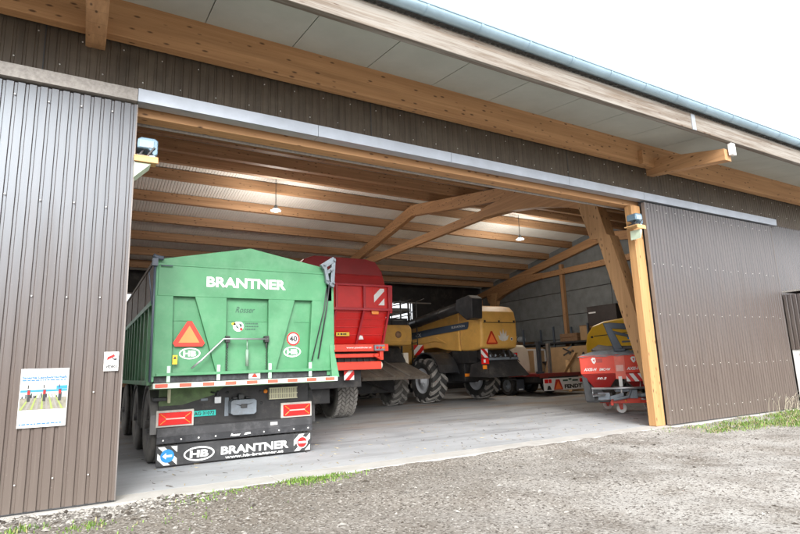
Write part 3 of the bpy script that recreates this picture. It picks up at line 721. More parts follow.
m.prism([(1.60, 1.69, .84), (1.72, 1.69, .79), (1.89, 1.69, .84), (1.72, 1.69, .81)], (0, .02, 0), 1); m.box((1.68, 1.74, .895), (1.76, 1.85, .97), 1); m.box((1.60, 1.76, .90), (1.67, 1.85, .93), 1); m.box((1.79, 1.76, .90), (1.87, 1.85, .925), 1)
m.box((1.70, 1.68, .77), (1.79, 1.705, .83), 1)
t(m, 'tow_coupling', [GREYM, BLACK], bevel=.012)
m = MB(); m.box((2.15, 1.80, .865), (2.60, 1.86, 1.04), 1)
for k in range(15): m.box((2.165+.029*k, 1.79, .87), (2.178+.029*k, 1.80, 1.035))
for z in (.866, .94, 1.026): m.box((2.15, 1.785, z), (2.60, 1.792, z+.012))
t(m, 'wheel_chock_grid', [CRATEY, mat('chock_shadow', (.22, .21, .17), .7)])
m = MB(); m.box((1.345, 1.80, .855), (1.44, 1.856, .95), 0); m.tube([(1.39, 1.83, .949), (1.39, 1.80, 1.03)], .022, 8, 1); t(m, 'air_coupling', [STEEL, BLACK], bevel=.006)
t(MB().box((1.16, 1.84, .90), (1.26, 1.856, .935)), 'socket', GREYM, bevel=.006); t(MB().tube([(1.30, 1.85, 1.02), (1.36, 1.80, 1.0)], .012, 6), 'hose_stub', BLACK)
m = MB()
for x, z in ((1.29, .99), (1.54, 1.0), (2.03, .99), (2.05, .82)): m.lathe([(-.004, .001), (-.004, .02), (.0, .02)], (x, 1.856, z), 1, 12)
m.lathe([(-.03, .001), (-.025, .028), (0, .03)], (2.11, 1.855, .99), 1, 14, 1)
t(m, 'plug', [BLACK, LORG])
# mudguards, wheels
for x0, x1 in ((.50, .86), (2.54, 2.90)):
    for yc in (2.42, 4.25):
        m = MB(); o1, o2 = [], []
        for k in range(9):
            a = math.radians(-8+k*24.5); o1.append((yc-.62*math.cos(a), .57+.60*math.sin(a))); o2.append((yc-.59*math.cos(a), .57+.57*math.sin(a)))
        m.prism([(x0, y, z) for y, z in o1+o2[::-1]], (x1-x0, 0, 0)); t(m, 'mudguard', mat('guard', (.13, .13, .13), .5, dirt=.5, dirtcol=(.25, .24, .22)) if x0 < 1 else BLACKD)
t(MB().box((.62, 3.35, .30), (.92, 3.38, .95)), 'mud_flap', BLACKD)
m = MB(); m.box((.52, 1.80, .93), (.72, 2.0, .98)); m.box((.70, 1.75, .90), (.74, 1.8, 1.12), 1); t(m, 'cable_box', [BLACK, CRATEY], bevel=.008)
wheels(TR, [(x, y, .585) for y in (2.42, 4.25, 7.1) for x in (.70, 2.70)], .545, .29, .38, 'road', RUBD, RIMD, lugs=20)
m = MB(); m.tube([(2.2, 2.0, .30), (2.6, 2.02, .3)], .03, 8); t(m, 'axle_rod', STEEL); m = MB(); m.prism([(2.90, 2.3, .93), (2.98, 2.3, .93), (2.94, 2.3, 1.0)], (0, .01, 0)); t(m, 'side_reflector', TRIO)

# ------------------------------------------------------------------ red forage wagon
FW = thing('forage_wagon', 'tall red forage wagon with domed hood parked right of the green trailer', 'wagon', (4.92, 8, .04))
t = P(FW); X0, X1 = 3.70, 6.15
def rib(m, x0, y0, z0, x1, y1, z1, w=.05, d=.05, mi=0): m.bar((x0, y0, z0), (x1, y1, z1), w, d, mi, up=(0, -1, 0))
m = MB()
hood = [(X0+.03, 5.12), (X0+.04, 3.30), (X0+.12, 3.62), (X0+.28, 3.88), (X0+.50, 3.98)]
pts = [(X0+.02, 3.22), (X0+.10, 3.60), (X0+.30, 3.86), (X0+.55, 3.96), (X1-.55, 3.96), (X1-.28, 3.90), (X1-.10, 3.66), (X1-.02, 3.22)]
m.prism([(x, 5.22, z) for x, z in pts], (0, 6.5, 0))
t(m, 'hood', REDD, bevel=.02)
m = MB(); m.prism([(X0+.03, 5.20, 3.53), (X1-.09, 5.20, 3.53), (X1-.08, 5.22, 3.56), (X0+.03, 5.22, 3.56)], (0, .05, 0)); m.prism([(X0+.03, 5.165, 3.25), (X1-.03, 5.165, 3.25), (X1-.09, 5.205, 3.53), (X0+.09, 5.205, 3.53)], (0, .03, 0)); t(m, 'hood_panel', mat('hood_red', (.40, .02, .022), .34, var=.1, dirt=.15, dirtcol=(.3, .05, .05)), bevel=.008)
m = MB(); m.box((X0+.03, 5.03, 2.66), (X1-.03, 5.10, 3.24)); 
m.prism([(X0+.05, 5.09, 2.67), (X1-.05, 5.09, 2.67), (X1-.08, 5.42, 1.88), (X0+.08, 5.42, 1.88)], (0, .04, 0))
for z in (2.1, 2.28, 2.46, 2.62):
    y = 5.09+(2.67-z)*.418-.006; m.bar((X0+.06, y, z), (X1-.06, y, z), .035, .026)
t(m, 'tailgate', RED, bevel=.006)
m = MB()
for z, h in ((3.26, .05), (2.68, .06)): m.box((X0-.02, 4.95, z-h/2), (X1+.02, 5.03, z+h/2))
for x in (3.98, 4.70, 5.42, X1-.05): rib(m, x, 4.99, 3.24, x, 4.99, 2.7, .055, .07); rib(m, x, 5.02, 2.66, x-.05*(x < 6), 5.38, 1.88, .05, .06)
m.box((X0-.02, 4.96, 3.18), (X0+.05, 6.0, 3.27)); m.box((X1-.05, 4.96, 3.18), (X1+.04, 6.0, 3.27)); rib(m, X1+.01, 4.99, 3.24, X1+.01, 5.03, 2.6, .06, .06)
t(m, 'tailgate_frame', mat('frame_red', (.42, .02, .03), .36, var=.12, dirt=.15), bevel=.006)
m = MB(); m.box((X0, 5.48, 1.7), (X1, 11.7, 3.22)); m.box((X0, 5.11, 2.67), (X1, 5.479, 3.22)); 
for k in range(12): m.box((X0-.05, 5.6+.5*k, 1.7), (X1+.05, 5.66+.5*k, 3.22))
t(m, 'body', RED, bevel=.006)
m = MB(); m.box((X0+.05, 5.14, 1.69), (X1-.02, 5.40, 1.86)); m.box((X0+.4, 5.22, 1.55), (X1-.25, 5.32, 1.64)); t(m, 'rear_bar', REDB, bevel=.01)
m = MB(); m.box((X0+.3, 5.15, 1.26), (X1-.22, 5.34, 1.45)); m.tube([(X1-.22, 5.24, 1.355), (X1-.18, 5.24, 1.355)], .085, 14, 1); t(m, 'rear_beam', [REDB, OFFW], bevel=.015)
m = MB(); m.box((X0+.3, 5.40, 1.30), (X1-.25, 5.9, 1.68)); m.box((X0+.5, 5.5, .85), (X1-.6, 11.6, 1.28)); m.box((X0+.6, 5.8, .5), (X1-1.3, 6.4, .9)); m.bar((4.9, 11.6, 1.0), (4.9, 13.6, .6), .22, .22)
for k in range(10): m.box((X0+.5+.17*k, 5.36, 1.44), (X0+.54+.17*k, 5.42, 1.58))
t(m, 'chassis', BLACKD, bevel=.01)
m = MB(); m.box((X1-.24, 5.18, 1.48), (X1-.14, 5.36, 1.74)); m.tube([(X1-.40, 5.2, 1.60), (X1-.2, 5.2, 1.5)], .03, 8); t(m, 'latch', REDB, bevel=.01)
FW1 = back_face(4.955); m = MB(); striped(m, back_face(5.02), 5.70, 5.985, 2.79, 3.20, 2, 1, 0, 1, .004); t(m, 'warning_board', [WHITE, RED])
text('lettering', 'www.poettinger.at', back_face(5.14), 5.0, 5.66, 1.745, 1.805, TXTW, FW, bold=.02)
m = MB(); m.box((4.79, 5.24, 2.06), (5.13, 5.25, 2.15), 0)
for x0, x1 in ((4.83, 4.86), (4.90, 4.95), (4.97, 5.01), (5.02, 5.05)): m.box((x0, 5.237, 2.085), (x1, 5.24, 2.125), 1)
sl = t(m, 'maker_sticker', [YEL2, TXTB])
m = MB(); m.prism([(5.36, 5.32, 1.98), (5.54, 5.32, 1.98), (5.50, 5.30, 2.07), (5.44, 5.30, 2.08)], (0, -.01, 0)); t(m, 'white_sticker', WHITE)
m = MB(); m.box((5.64, 5.03, 2.57), (5.83, 5.06, 2.67)); t(m, 'reflector', LORG, bevel=.01)
m = MB(); m.box((5.72, 5.08, 1.70), (6.0, 5.14, 1.84)); o = t(m, 'tail_light_frame', GREYM, bevel=.008)
l = MB()
for x, c in ((5.79, 0), (5.88, 0), (5.96, 1)): l.lathe([(-.02, .001), (-.015, .032), (0, .036)], (x, 5.08, 1.77), 1, 14, c)
l.build('tail_light', [LRED, LORG], o)
m = MB(); m.box((4.40, 5.12, 1.74), (4.70, 5.139, 1.84)); t(m, 'label_plate', CRATEY)
text('lettering', 'BACK', back_face(5.12), 4.45, 4.66, 1.76, 1.82, TXTB, FW, bold=.02)
m = MB(); striped(m, back_face(5.3), 5.0, 5.26, 1.03, 1.25, 2, 1, 0, 1, .004); t(m, 'warning_board', [WHITE, RED])
m = MB(); m.tube([(4.0, 7.1, .64), (5.8, 7.1, .64)], .07, 10); m.tube([(4.0, 8.7, .64), (5.8, 8.7, .64)], .07, 10); m.tube([(4.6, 6.2, .7), (5.1, 6.5, .75)], .02, 6); t(m, 'axle', BLACKD)
wheels(FW, [(x, y, .66) for y in (7.05, 8.65) for x in (5.62, 4.15)], .62, .33, .60, 'block', TYD, RIMD, lugs=17)
SKY, SUN = .57, 2.7
# ------------------------------------------------------------------ yellow combine with the folded auger
C1 = thing('combine_harvester', 'yellow combine harvester with navy stripe and folded dark grain auger, triangle on its tail', 'combine', (11.6, 12, .04))
t = P(C1); XL, XR = 10.86, 12.42
def rounded(pts, x0, x1, mb, mi=0): mb.prism([(x0, y, z) for y, z in pts], (x1-x0, 0, 0), mi)
m = MB()
rounded([(7.46, 1.80), (7.40, 2.1), (7.40, 2.72), (7.47, 3.02), (7.66, 3.20), (8.0, 3.27), (8.6, 3.27), (8.6, 1.76), (7.9, 1.74)], XL, XR, m)
t(m, 'rear_hood', YEL, bevel=.09, seg=3)
m = MB()
rounded([(8.62, 1.76), (8.62, 3.12), (10.0, 3.05), (10.6, 3.12), (12.2, 3.06), (16.0, 3.10), (16.0, 1.2), (12.2, 1.3), (11.55, 1.75), (10.9, 1.93), (10.1, 1.95), (9.4, 1.82)], XL+.01, XR-.01, m)
t(m, 'side_panel', YEL, bevel=.05, seg=3)
m = MB(); rounded([(9.35, 2.06), (10.1, 2.18), (11.3, 2.12), (11.9, 1.95), (11.9, 2.0), (10.9, 2.35), (10.0, 2.33)], XL-.025, XL+.02, m); t(m, 'side_moulding', YEL, bevel=.012)
FL = left_face(XL-.012)
m = MB(); m.poly([FL.p(-y, z, .006) for y, z in ((11.7, 2.34), (10.2, 2.42), (8.1, 2.48), (8.05, 2.56), (8.02, 2.72), (10.2, 2.66), (11.7, 2.60))]); t(m, 'side_stripe', NAVY)
text('lettering', 'CX', FL, -11.4, -11.0, 2.41, 2.54, TXTW, C1, off=.012, bold=.02)
text('lettering', 'ELEVATION', FL, -9.0, -8.25, 2.565, 2.635, TXTW, C1, off=.012, bold=.01)
FC = back_face(7.40)
m = MB(); m.poly([FC.p(x, z, .012) for x, z in ((11.03, 1.97), (11.06, 1.93), (11.48, 1.93), (11.52, 1.97), (11.31, 2.36), (11.24, 2.36))], 0); m.poly([FC.p(x, z, .016) for x, z in ((11.10, 1.985), (11.45, 1.985), (11.275, 2.29))], 1); t(m, 'warning_triangle', [TRIR, TRIO])
m = MB(); cx, cz = 11.78, 2.22
for k in (-2, -1, 0, 1, 2):
    a = k*.5; ln = .21-.012*abs(k); px, pz = cx+math.sin(a)*.03, cz-.20; dx, dz = math.sin(a*1.15), math.cos(a)
    ex, ez = cx+math.sin(a*1.25)*.24*1.0, cz-.19+math.cos(a)*(.42-.02*abs(k)); w = .055
    nx_, nz_ = math.cos(a), -math.sin(a); mx, mz = (px+ex)/2+dx*.02, (pz+ez)/2
    m.poly([FC.p(x, z, .012) for x, z in ((px, pz), (mx+nx_*w, mz+nz_*w), (ex, ez), (mx-nx_*w, mz-nz_*w))])
t(m, 'leaf_emblem', mat('emblem_silver', (.72, .70, .64), .4))
m = MB(); ring(m, FC, 12.13, 2.10, .055, .055, .02, .012); m.poly(ell(FC, 12.13, 2.10, .035, .035, .01), 1); m.box((XL+.1, 7.375, 2.635), (XR-.1, 7.392, 2.655), 1); t(m, 'round_sticker', [WHITE, BLACK])
m = MB()
for x in (11.0, 11.6, 12.25): m.box((x, 7.38, 2.66), (x+.06, 7.42, 2.72))
t(m, 'hood_latch', BLACK)
m = MB(); m.tube([(10.48, 12.6, 2.72), (10.48, 7.75, 3.22)], .175, 16); m.tube([(10.48, 12.4, 2.74), (10.48, 12.7, 2.3), (10.7, 12.7, 1.9)], .22, 12)
for y in (9.0, 10.5): m.tube([(10.48, y, 3.22-(y-7.75)*.103), (10.48, y+.06, 3.215-(y-7.75)*.103)], .188, 16)
t(m, 'unloading_auger', mat('auger_black', (.022, .023, .025), .4, var=.2, dirt=.25, dirtcol=(.09, .088, .085)))
m = MB(); m.prism([(10.27, 7.9, 3.42), (10.27, 7.25, 3.50), (10.27, 7.05, 3.38), (10.27, 7.10, 2.74), (10.27, 7.38, 2.70), (10.27, 7.95, 3.08)], (.44, 0, 0)); t(m, 'auger_spout', BLACK, bevel=.03)
m = MB(); m.box((10.95, 7.85, 1.35), (12.35, 9.2, 1.78)); m.box((11.0, 8.6, .75), (12.3, 13.8, 1.4)); m.prism([(10.98, 7.42, 1.55), (12.36, 7.42, 1.55), (12.36, 7.9, 1.8), (10.98, 7.9, 1.8)], (0, 0, -.25)); m.tube([(10.05, 9.65, .76), (12.9, 9.65, .76)], .10, 10)
for x in (11.1, 11.9): m.bar((x, 7.6, 1.75), (x+.1, 7.5, 1.4), .05, .05)
m.tube([(11.05, 7.3, 1.70), (11.25, 7.28, 1.5), (11.5, 7.28, 1.56), (11.7, 7.3, 1.74)], .022, 6); m.tube([(11.9, 7.3, 1.74), (11.95, 7.3, 1.45)], .03, 6)
t(m, 'chassis', BLACKD, bevel=.01)
m = MB(); m.add([(10.85, 7.1, .88), (12.55, 7.1, .90), (12.30, 7.45, 1.45), (11.12, 7.45, 1.45), (10.85, 7.2, .86), (12.55, 7.2, .88), (12.30, 7.55, 1.42), (11.12, 7.55, 1.42)], [(0, 1, 2, 3), (7, 6, 5, 4), (0, 4, 5, 1), (1, 5, 6, 2), (2, 6, 7, 3), (3, 7, 4, 0)]); m.prism([(10.85, 7.15, .88), (11.12, 7.5, 1.45), (10.9, 8.1, 1.3), (10.8, 8.1, .9)], (.02, 0, 0)); t(m, 'straw_spreader', BLACKD, bevel=.01)
m = MB(); m.box((11.05, 7.38, 1.42), (12.36, 7.5, 1.50)); 
for k in range(6): m.tube([(11.15+.21*k, 7.36, 1.52), (11.15+.21*k, 7.36, 1.60)], .03, 8)
t(m, 'chopper_bar', GREYM, bevel=.005)
m = MB(); o1, o2 = [], []
for k in range(9):
    a = math.radians(15+k*17); o1.append((9.65-.98*math.cos(a), .80+.98*math.sin(a))); o2.append((9.65-.93*math.cos(a), .80+.93*math.sin(a)))
m.prism([(10.05, y, z) for y, z in o1+o2[::-1]], (.8, 0, 0)); m.prism([(10.86, y, z) for y, z in o1+[(10.6, 1.0), (8.7, 1.0)]], (-.03, 0, 0)); t(m, 'mudguard', BLACK, bevel=.01)
m = MB(); FY = back_face(10.9); striped(m, FY, 10.42, 10.86, 1.72, 2.10, 2, 1, 0, 1, .0); m.box((10.42, 10.91, 1.72), (10.86, 10.93, 2.10), 2); m.box((10.55, 10.86, 1.60), (10.86, 10.95, 1.70), 3); t(m, 'warning_board', [WHITE, RED, BLACK, LRED])
m = MB(); FZ = back_face(7.30); striped(m, FZ, 10.72, 11.0, 1.50, 1.78, 2, -1, 0, 1, .0); m.box((10.72, 7.31, 1.2), (11.0, 7.34, 1.78), 2); m.box((10.72, 7.27, 1.30), (11.0, 7.31, 1.48), 3); m.box((10.78, 7.268, 1.34), (10.86, 7.27, 1.44), 0); m.box((10.76, 7.27, 1.14), (10.9, 7.31, 1.26), 4); t(m, 'tail_light', [WHITE, RED, BLACK, LRED, LORG])
m = MB(); m.box((10.95, 8.5, .90), (11.15, 8.53, 1.0)); t(m, 'reflector', LORG)
m = MB()
for y in (11.1, 11.5): m.tube([(10.72, y, 1.3), (10.72, y, 3.75)], .025, 6)
for z in (1.6, 1.9, 2.2, 2.5, 2.8, 3.1, 3.4): m.tube([(10.72, 11.1, z), (10.72, 11.5, z)], .02, 6)
m.tube([(10.72, 11.1, 3.75), (11.1, 11.1, 3.9)], .02, 6); m.tube([(10.72, 11.5, 3.3), (10.72, 13.2, 3.3), (10.72, 13.2, 3.9), (10.72, 11.5, 3.9)], .02, 6)
t(m, 'access_ladder', BLACK)
m = MB(); m.box((10.7, 14.6, 2.0), (12.6, 16.6, 2.3)); m.box((10.7, 14.6, 3.75), (12.6, 16.7, 3.95))
for x in (10.7, 12.52):
    for y in (14.6, 16.5): m.box((x, y, 2.3), (x+.08, y+.08, 3.75))
o = t(m, 'cab', BLACK, bevel=.03)
MB().box((10.72, 14.7, 2.3), (10.74, 16.5, 3.74)).build('cab_glass', mat('cab_glass', (.16, .22, .27), .08), o)
wheels(C1, [(10.18, 9.62, .80), (12.62, 9.75, .80)], .76, .43, .62, 'ag', TY, RIMG, lugs=14, deep=.12)
wheels(C1, [(10.15, 14.6, .99), (13.05, 14.6, .99)], .95, .46, .75, 'ag', TY, RIMG, lugs=16, deep=.3)

# ------------------------------------------------------------------ second combine, half hidden behind the red wagon
C2 = thing('combine_harvester', 'dusty older combine with broad dark straw deck, half hidden behind the red wagon', 'combine', (7.9, 12, .04))
t = P(C2)
m = MB(); rounded([(8.3, 1.97), (8.22, 2.1), (8.22, 2.5), (8.35, 2.62), (9.6, 2.62), (9.6, 1.97)], 6.3, 8.72, m); t(m, 'rear_hood', mat('dull_yellow', (.55, .31, .07), .45, var=.12, dirt=.4, dirtcol=(.30, .20, .10)), bevel=.05, seg=3)
m = MB(); m.lathe([(-.004, .001), (-.004, .14), (0, .14)], (7.55, 8.20, 2.25), 1, 20); t(m, 'vent', BLACK); m = MB(); m.lathe([(-.004, .001), (-.004, .11), (0, .11)], (8.2, 8.20, 2.30), 1, 20); t(m, 'vent', DWOOD)
m = MB(); m.box((6.5, 9.0, 1.1), (8.6, 15.5, 2.6)); m.box((6.6, 9.6, 2.6), (8.5, 13.5, 3.0)); t(m, 'body', mat('soot_black', (.03, .03, .03), .6, dirt=.5, dirtcol=(.10, .09, .08)), bevel=.03)
m = MB(); m.add([(6.5, 7.35, 1.02), (8.86, 7.5, 1.00), (8.66, 8.75, 1.50), (6.75, 8.75, 1.50), (6.5, 7.40, .94), (8.86, 7.55, .92), (8.66, 8.85, 1.40), (6.75, 8.85, 1.40)], [(0, 1, 2, 3), (7, 6, 5, 4), (0, 4, 5, 1), (1, 5, 6, 2), (2, 6, 7, 3), (3, 7, 4, 0)])
t(m, 'straw_deck', mat('dusty_deck', (.10, .085, .07), .75, var=.35, scale=3, dirt=.6, dirtcol=(.24, .20, .155), stretch=(4, .6, 1)))
m = MB()
for x in (7.1, 7.6, 8.1): m.bar((x, 7.45, 1.035), (x-.25, 8.7, 1.54), .06, .03)
t(m, 'deck_slat', mat('grey_slat', (.17, .155, .135), .8, var=.25))
m = MB(); m.prism([(6.5, 8.5, 1.45), (8.64, 8.5, 1.45), (8.6, 8.9, 1.98), (6.5, 8.9, 1.98)], (0, .1, 0)); t(m, 'straw_hood', BLACKD, bevel=.02)
m = MB()
for z in (2.75, 3.05, 3.35): m.tube([(6.6, 8.4, z), (8.7, 8.4, z)], .018, 6); m.tube([(8.7, 8.4, z), (8.7, 12.0, z)], .018, 6)
for x in (6.6, 7.5, 8.1, 8.7): m.tube([(x, 8.4, 2.6), (x, 8.4, 3.4)], .018, 6)
m.box((6.6, 8.45, 2.62), (8.7, 9.2, 2.84)); m.box((7.5, 9.6, 2.62), (8.0, 10.2, 3.5)); m.tube([(8.78, 9.0, 1.3), (8.78, 9.0, 3.5)], .03, 8); m.tube([(8.6, 9.9, 3.4), (8.7, 10.0, 3.9), (8.5, 10.2, 3.5)], .02, 6)
t(m, 'guard_rail', BLACK)
m = MB(); m.box((6.6, 13.8, 2.6), (8.5, 15.4, 3.9)); o = t(m, 'cab', BLACK, bevel=.04); MB().box((8.5, 13.95, 2.75), (8.52, 15.25, 3.75)).build('cab_glass', GLASS, o)
m = MB(); m.tube([(7.0, 9.75, .62), (9.0, 9.75, .62)], .09, 10); m.box((7.2, 9.2, .5), (8.6, 13.5, 1.1)); m.tube([(7.3, 8.7, .9), (8.5, 9.3, .5)], .03, 6); t(m, 'axle', BLACKD, bevel=.01)
m = MB(); m.box((8.66, 8.7, 1.2), (8.84, 8.9, 1.75)); t(m, 'side_plate', OFFW)
wheels(C2, [(8.82, 9.75, .68), (6.95, 9.75, .68)], .65, .34, .55, 'ag', TYD, RIMD, lugs=13, deep=.3)
wheels(C2, [(6.75, 14.0, .93), (9.0, 14.0, .93)], .89, .42, .6, 'ag', TY, RIMD, lugs=16)

# ------------------------------------------------------------------ red fertiliser spreader, turned to face the yard
SPM = Matrix.Translation((9.95, 2.62, .04)) @ Matrix.Rotation(-.84, 4, 'Z') @ Matrix.Diagonal((.66, .85, 1, 1))
SP = thing('fertiliser_spreader', 'red fertiliser spreader with grey tarp standing on white castors by the right gate post', 'spreader', SPM @ V((1.4, .8, 0)))
class LB(MB):
    def build(s, *a, **k):
        s.v = [tuple(SPM @ V(p)) for p in s.v]; return MB.build(s, *a, **k)
t = P(SP)
ex, ez = (SPM.to_3x3() @ V((1, 0, 0))), V((0, 0, 1))
def sf(y): return Fr(SPM @ V((0, y, 0)), ex, ez)
W = 2.75
m = LB()
def box8(m, b, tp, mi=0):
    (x0, x1, y0, y1, z0), (X0_, X1_, Y0_, Y1_, z1) = b, tp
    m.add([(x0, y0, z0), (x1, y0, z0), (x1, y1, z0), (x0, y1, z0), (X0_, Y0_, z1), (X1_, Y0_, z1), (X1_, Y1_, z1), (X0_, Y1_, z1)], [(0, 1, 2, 3), (7, 6, 5, 4), (0, 4, 5, 1), (1, 5, 6, 2), (2, 6, 7, 3), (3, 7, 4, 0)], mi)
box8(m, (0, W, 0, 1.5, .93), (-.02, W+.02, -.02, 1.55, 1.36))
t(m, 'hopper', REDB, bevel=.012)
for i, (a, b) in enumerate(((.02, 1.28), (1.34, W-.02))):
    m = LB(); box8(m, (a+.42, b-.35, .25, 1.2, .58), (a, b, .0, 1.5, .928)); t(m, 'hopper_funnel', mat('funnel_red', (.38, .025, .022), .36, var=.1, dirt=.3, dirtcol=(.2, .08, .06)), bevel=.012)
m = LB(); m.box((1.16, -.035, .80), (1.50, -.01, 1.35), 0); m.box((1.24, -.06, .60), (1.36, -.036, .86), 1); m.box((1.27, -.05, .42), (1.32, -.03, .62), 1); m.poly([(1.2, -.037, .98), (1.44, -.037, .98), (1.44, -.037, 1.12), (1.2, -.037, 1.12)], 2); t(m, 'centre_plate', [mat('salmon_red', (.80, .16, .11), .4), WHITE, mat('pale_salmon', (.85, .45, .40), .4)], bevel=.004)
G = sf(-.022)
text('lettering', 'AXIS-H', G, .07, .36, 1.0, 1.07, TXTW, SP, shear=.3, off=.006)
text('lettering', 'EMC+W', G, .42, .67, 1.0, 1.06, TXTW, SP, shear=.3, off=.006)
text('lettering', 'AXIS-H', G, 1.02, 1.31, 1.0, 1.07, TXTW, SP, shear=.3, off=.006)
text('lettering', '50.2', sf(.0), .34, .56, .80, .85, TXTW, SP, shear=.3, off=.03)
for cx in (.46, 1.78):
    m = LB()
    m.poly([(cx+x, -.024, 1.24+z) for x, z in ((-.08, .03), (-.02, .07), (.07, .06), (.08, -.03), (.02, -.08), (-.03, -.05))], 0); m.poly([(cx+x, -.027, 1.24+z) for x, z in ((-.02, .02), (.05, .03), (.03, -.04))], 1); m.box((cx+.10, -.025, 1.19), (cx+.30, -.022, 1.28), 2); t(m, 'hopper_decal', [TXTW, RED, mat('decal_red', (.45, .04, .03), .4)])
m = LB()
m.box((2.2, -.03, 1.02), (2.45, -.024, 1.17), 0); m.box((2.22, -.033, 1.04), (2.30, -.03, 1.15), 1); m.box((2.34, -.033, 1.04), (2.42, -.03, 1.15), 1); m.box((2.15, -.03, 1.25), (2.5, -.024, 1.265), 0)
for z in (1.02,): m.box((2.05, -.03, z), (2.2, -.024, z+.012), 0)
t(m, 'hopper_decal', [TXTW, RED, mat('decal_red', (.45, .04, .03), .4)])
m = LB()
class F_:
    def __init__(s, y): s.y = y
    def p(s, x, z, off=0): return V((x, s.y-off, z))
striped(m, F_(-.05), 1.50, 2.15, .74, .92, 3, -1, 1, 0, 0); m.box((1.5, -.048, .74), (2.15, -.03, .92), 1); t(m, 'warning_board', [WHITE, RED])
m = LB(); m.tube([(.33, -.22, .60), (W-.05, -.22, .60)], .026, 8); m.tube([(.33, -.22, .60), (.33, -.22, .44), (.75, -.22, .46)], .026, 8)
m.tube([(.33, -.22, .6), (.33, .2, .62)], .022, 8); m.tube([(1.9, -.2, .6), (1.95, -.02, .75)], .02, 8)
t(m, 'guard_bar', STEEL)
m = LB(); box8(m, (.08, .42, .06, .12, .30), (.0, .12, .06, .12, 1.0)); box8(m, (.10, .95, .3, .34, .28), (.05, .5, .3, .34, .7)); m.box((.12, .10, .27), (.95, .4, .33)); t(m, 'rubber_skirt', BLACK, bevel=.01)
for cx in (.72, 2.0):
    m = LB(); m.lathe([(.30, .001), (.30, .30), (.33, .36), (.35, .36), (.37, .05), (.37, .001)], (cx, .35, 0), 2, 24)
    for a in range(4): m.bar((cx, .35, .40), (cx+.3*math.cos(a*1.57+.4), .35+.3*math.sin(a*1.57+.4), .44), .05, .06)
    t(m, 'spreading_disc', STEEL)
m = LB(); m.box((.5, -.12, .34), (.9, .1, .50)); m.bar((.9, -.15, .38), (1.35, -.15, .46), .05, .08); m.tube([(1.0, -.16, .34), (1.5, -.18, .40), (1.6, -.1, .55)], .035, 8); m.box((1.55, -.1, .36), (1.8, .15, .56)); m.tube([(1.9, -.15, .42), (2.5, -.2, .52)], .05, 8); m.box((2.2, -.2, .5), (2.6, .1, .8)); m.tube([(2.0, -.2, .7), (2.3, -.24, .62), (2.5, -.22, .8)], .025, 6); m.box((1.1, .1, .5), (1.6, .6, .62))
t(m, 'gearbox', GREYM, bevel=.012)
m = LB(); m.box((.95, .02, .25), (2.6, .12, .36)); m.box((.60, 1.35, .18), (2.6, 1.45, .30)); m.box((.9, -.02, .2), (1.0, 1.35, .29)); m.box((2.4, -.02, .2), (2.5, 1.35, .29)); m.box((.93, -.01, .25), (1.9, .02, .37)); m.tube([(1.4, -.03, .31), (1.4, -.011, .31)], .03, 10, 1); t(m, 'base_frame', [REDB, LORG], bevel=.008)
cs = []
for i, (x, y) in enumerate(((1.28, .42), (.90, 1.72), (2.35, .36), (2.35, 1.72))):
    c = SPM @ V((x, y, .115))
    m = MB(); m.lathe([(-.024, .03), (-.024, .105), (-.018, .113), (.018, .113), (.024, .105), (.024, .03)], axis=0, n=22, close=True); m.lathe([(-.026, .001), (-.026, .035), (.026, .035), (.026, .001)], axis=0, n=12, m=1)
    m.add([], [])
    if i == 0:
        o = m.build('castor', [WHITE, REDB], SP, org=V((0, 0, 0)), loc=c-SP.location)
        k = MB(); 
        for sx in (-.034, .034): k.prism([(sx-.004, -.03, -.02), (sx-.004, .03, -.02), (sx-.004, .06, .10), (sx-.004, -.04, .10)], (.008, 0, 0))
        k.box((-.04, -.04, .10), (.04, .06, .11)); k.build('castor_fork', REDB, o, org=V((0, 0, 0))); first = o
    else: o = dup(first, c-SP.location, SP)
    o.rotation_euler.z = .6+.12*i
m = LB(); nxx, nyy = 16, 10; pts = []
for j in range(nyy):
    for i in range(nxx):
        u, v = i/(nxx-1), j/(nyy-1); e = min(u, 1-u, v, 1-v); r_ = random.uniform(-.02, .02)
        pts.append((-.06+(W+.12)*u+r_, -.06+1.66*v+r_, 1.335+r_*.8+.17*min(1, e*5)*(1-.35*math.sin(u*7)**2)+(.02*math.sin(u*23+v*9) if e > 0 else 0)))
m.add(pts, [(j*nxx+i, j*nxx+i+1, (j+1)*nxx+i+1, (j+1)*nxx+i) for j in range(nyy-1) for i in range(nxx-1)], smooth=True)
t(m, 'tarp', TARP)
m = LB(); m.prism([(.92, .1, 2.12), (1.12, .1, 2.12), (1.52, .12, 1.48), (1.22, .12, 1.46)], (0, .12, 0)); m.bar((1.1, .16, 2.06), (2.2, .18, 1.97), .12, .14); m.bar((1.2, .16, 1.90), (2.0, .18, 1.74), .10, .07); m.box((1.5, .1, 1.64), (2.2, .18, 1.68)); m.box((1.2, .08, 1.44), (1.58, .3, 1.5)); t(m, 'cover_frame', SLATE, bevel=.012)
m = LB(); m.bar((1.7, .18, 1.76), (2.1, .18, 1.78), .05, .09); t(m, 'hydraulic_valve', BLUE, bevel=.01)
m = LB(); m.prism([(.42, .3, 1.50), (.70, .3, 1.62), (1.0, .3, 1.58), (1.9, .3, 1.56), (1.9, .3, 1.48), (.6, .3, 1.46)], (0, .9, 0)); t(m, 'cover_flap', mat('flap_brown', (.13, .115, .10), .6, var=.3, dirt=.3), bevel=.02)

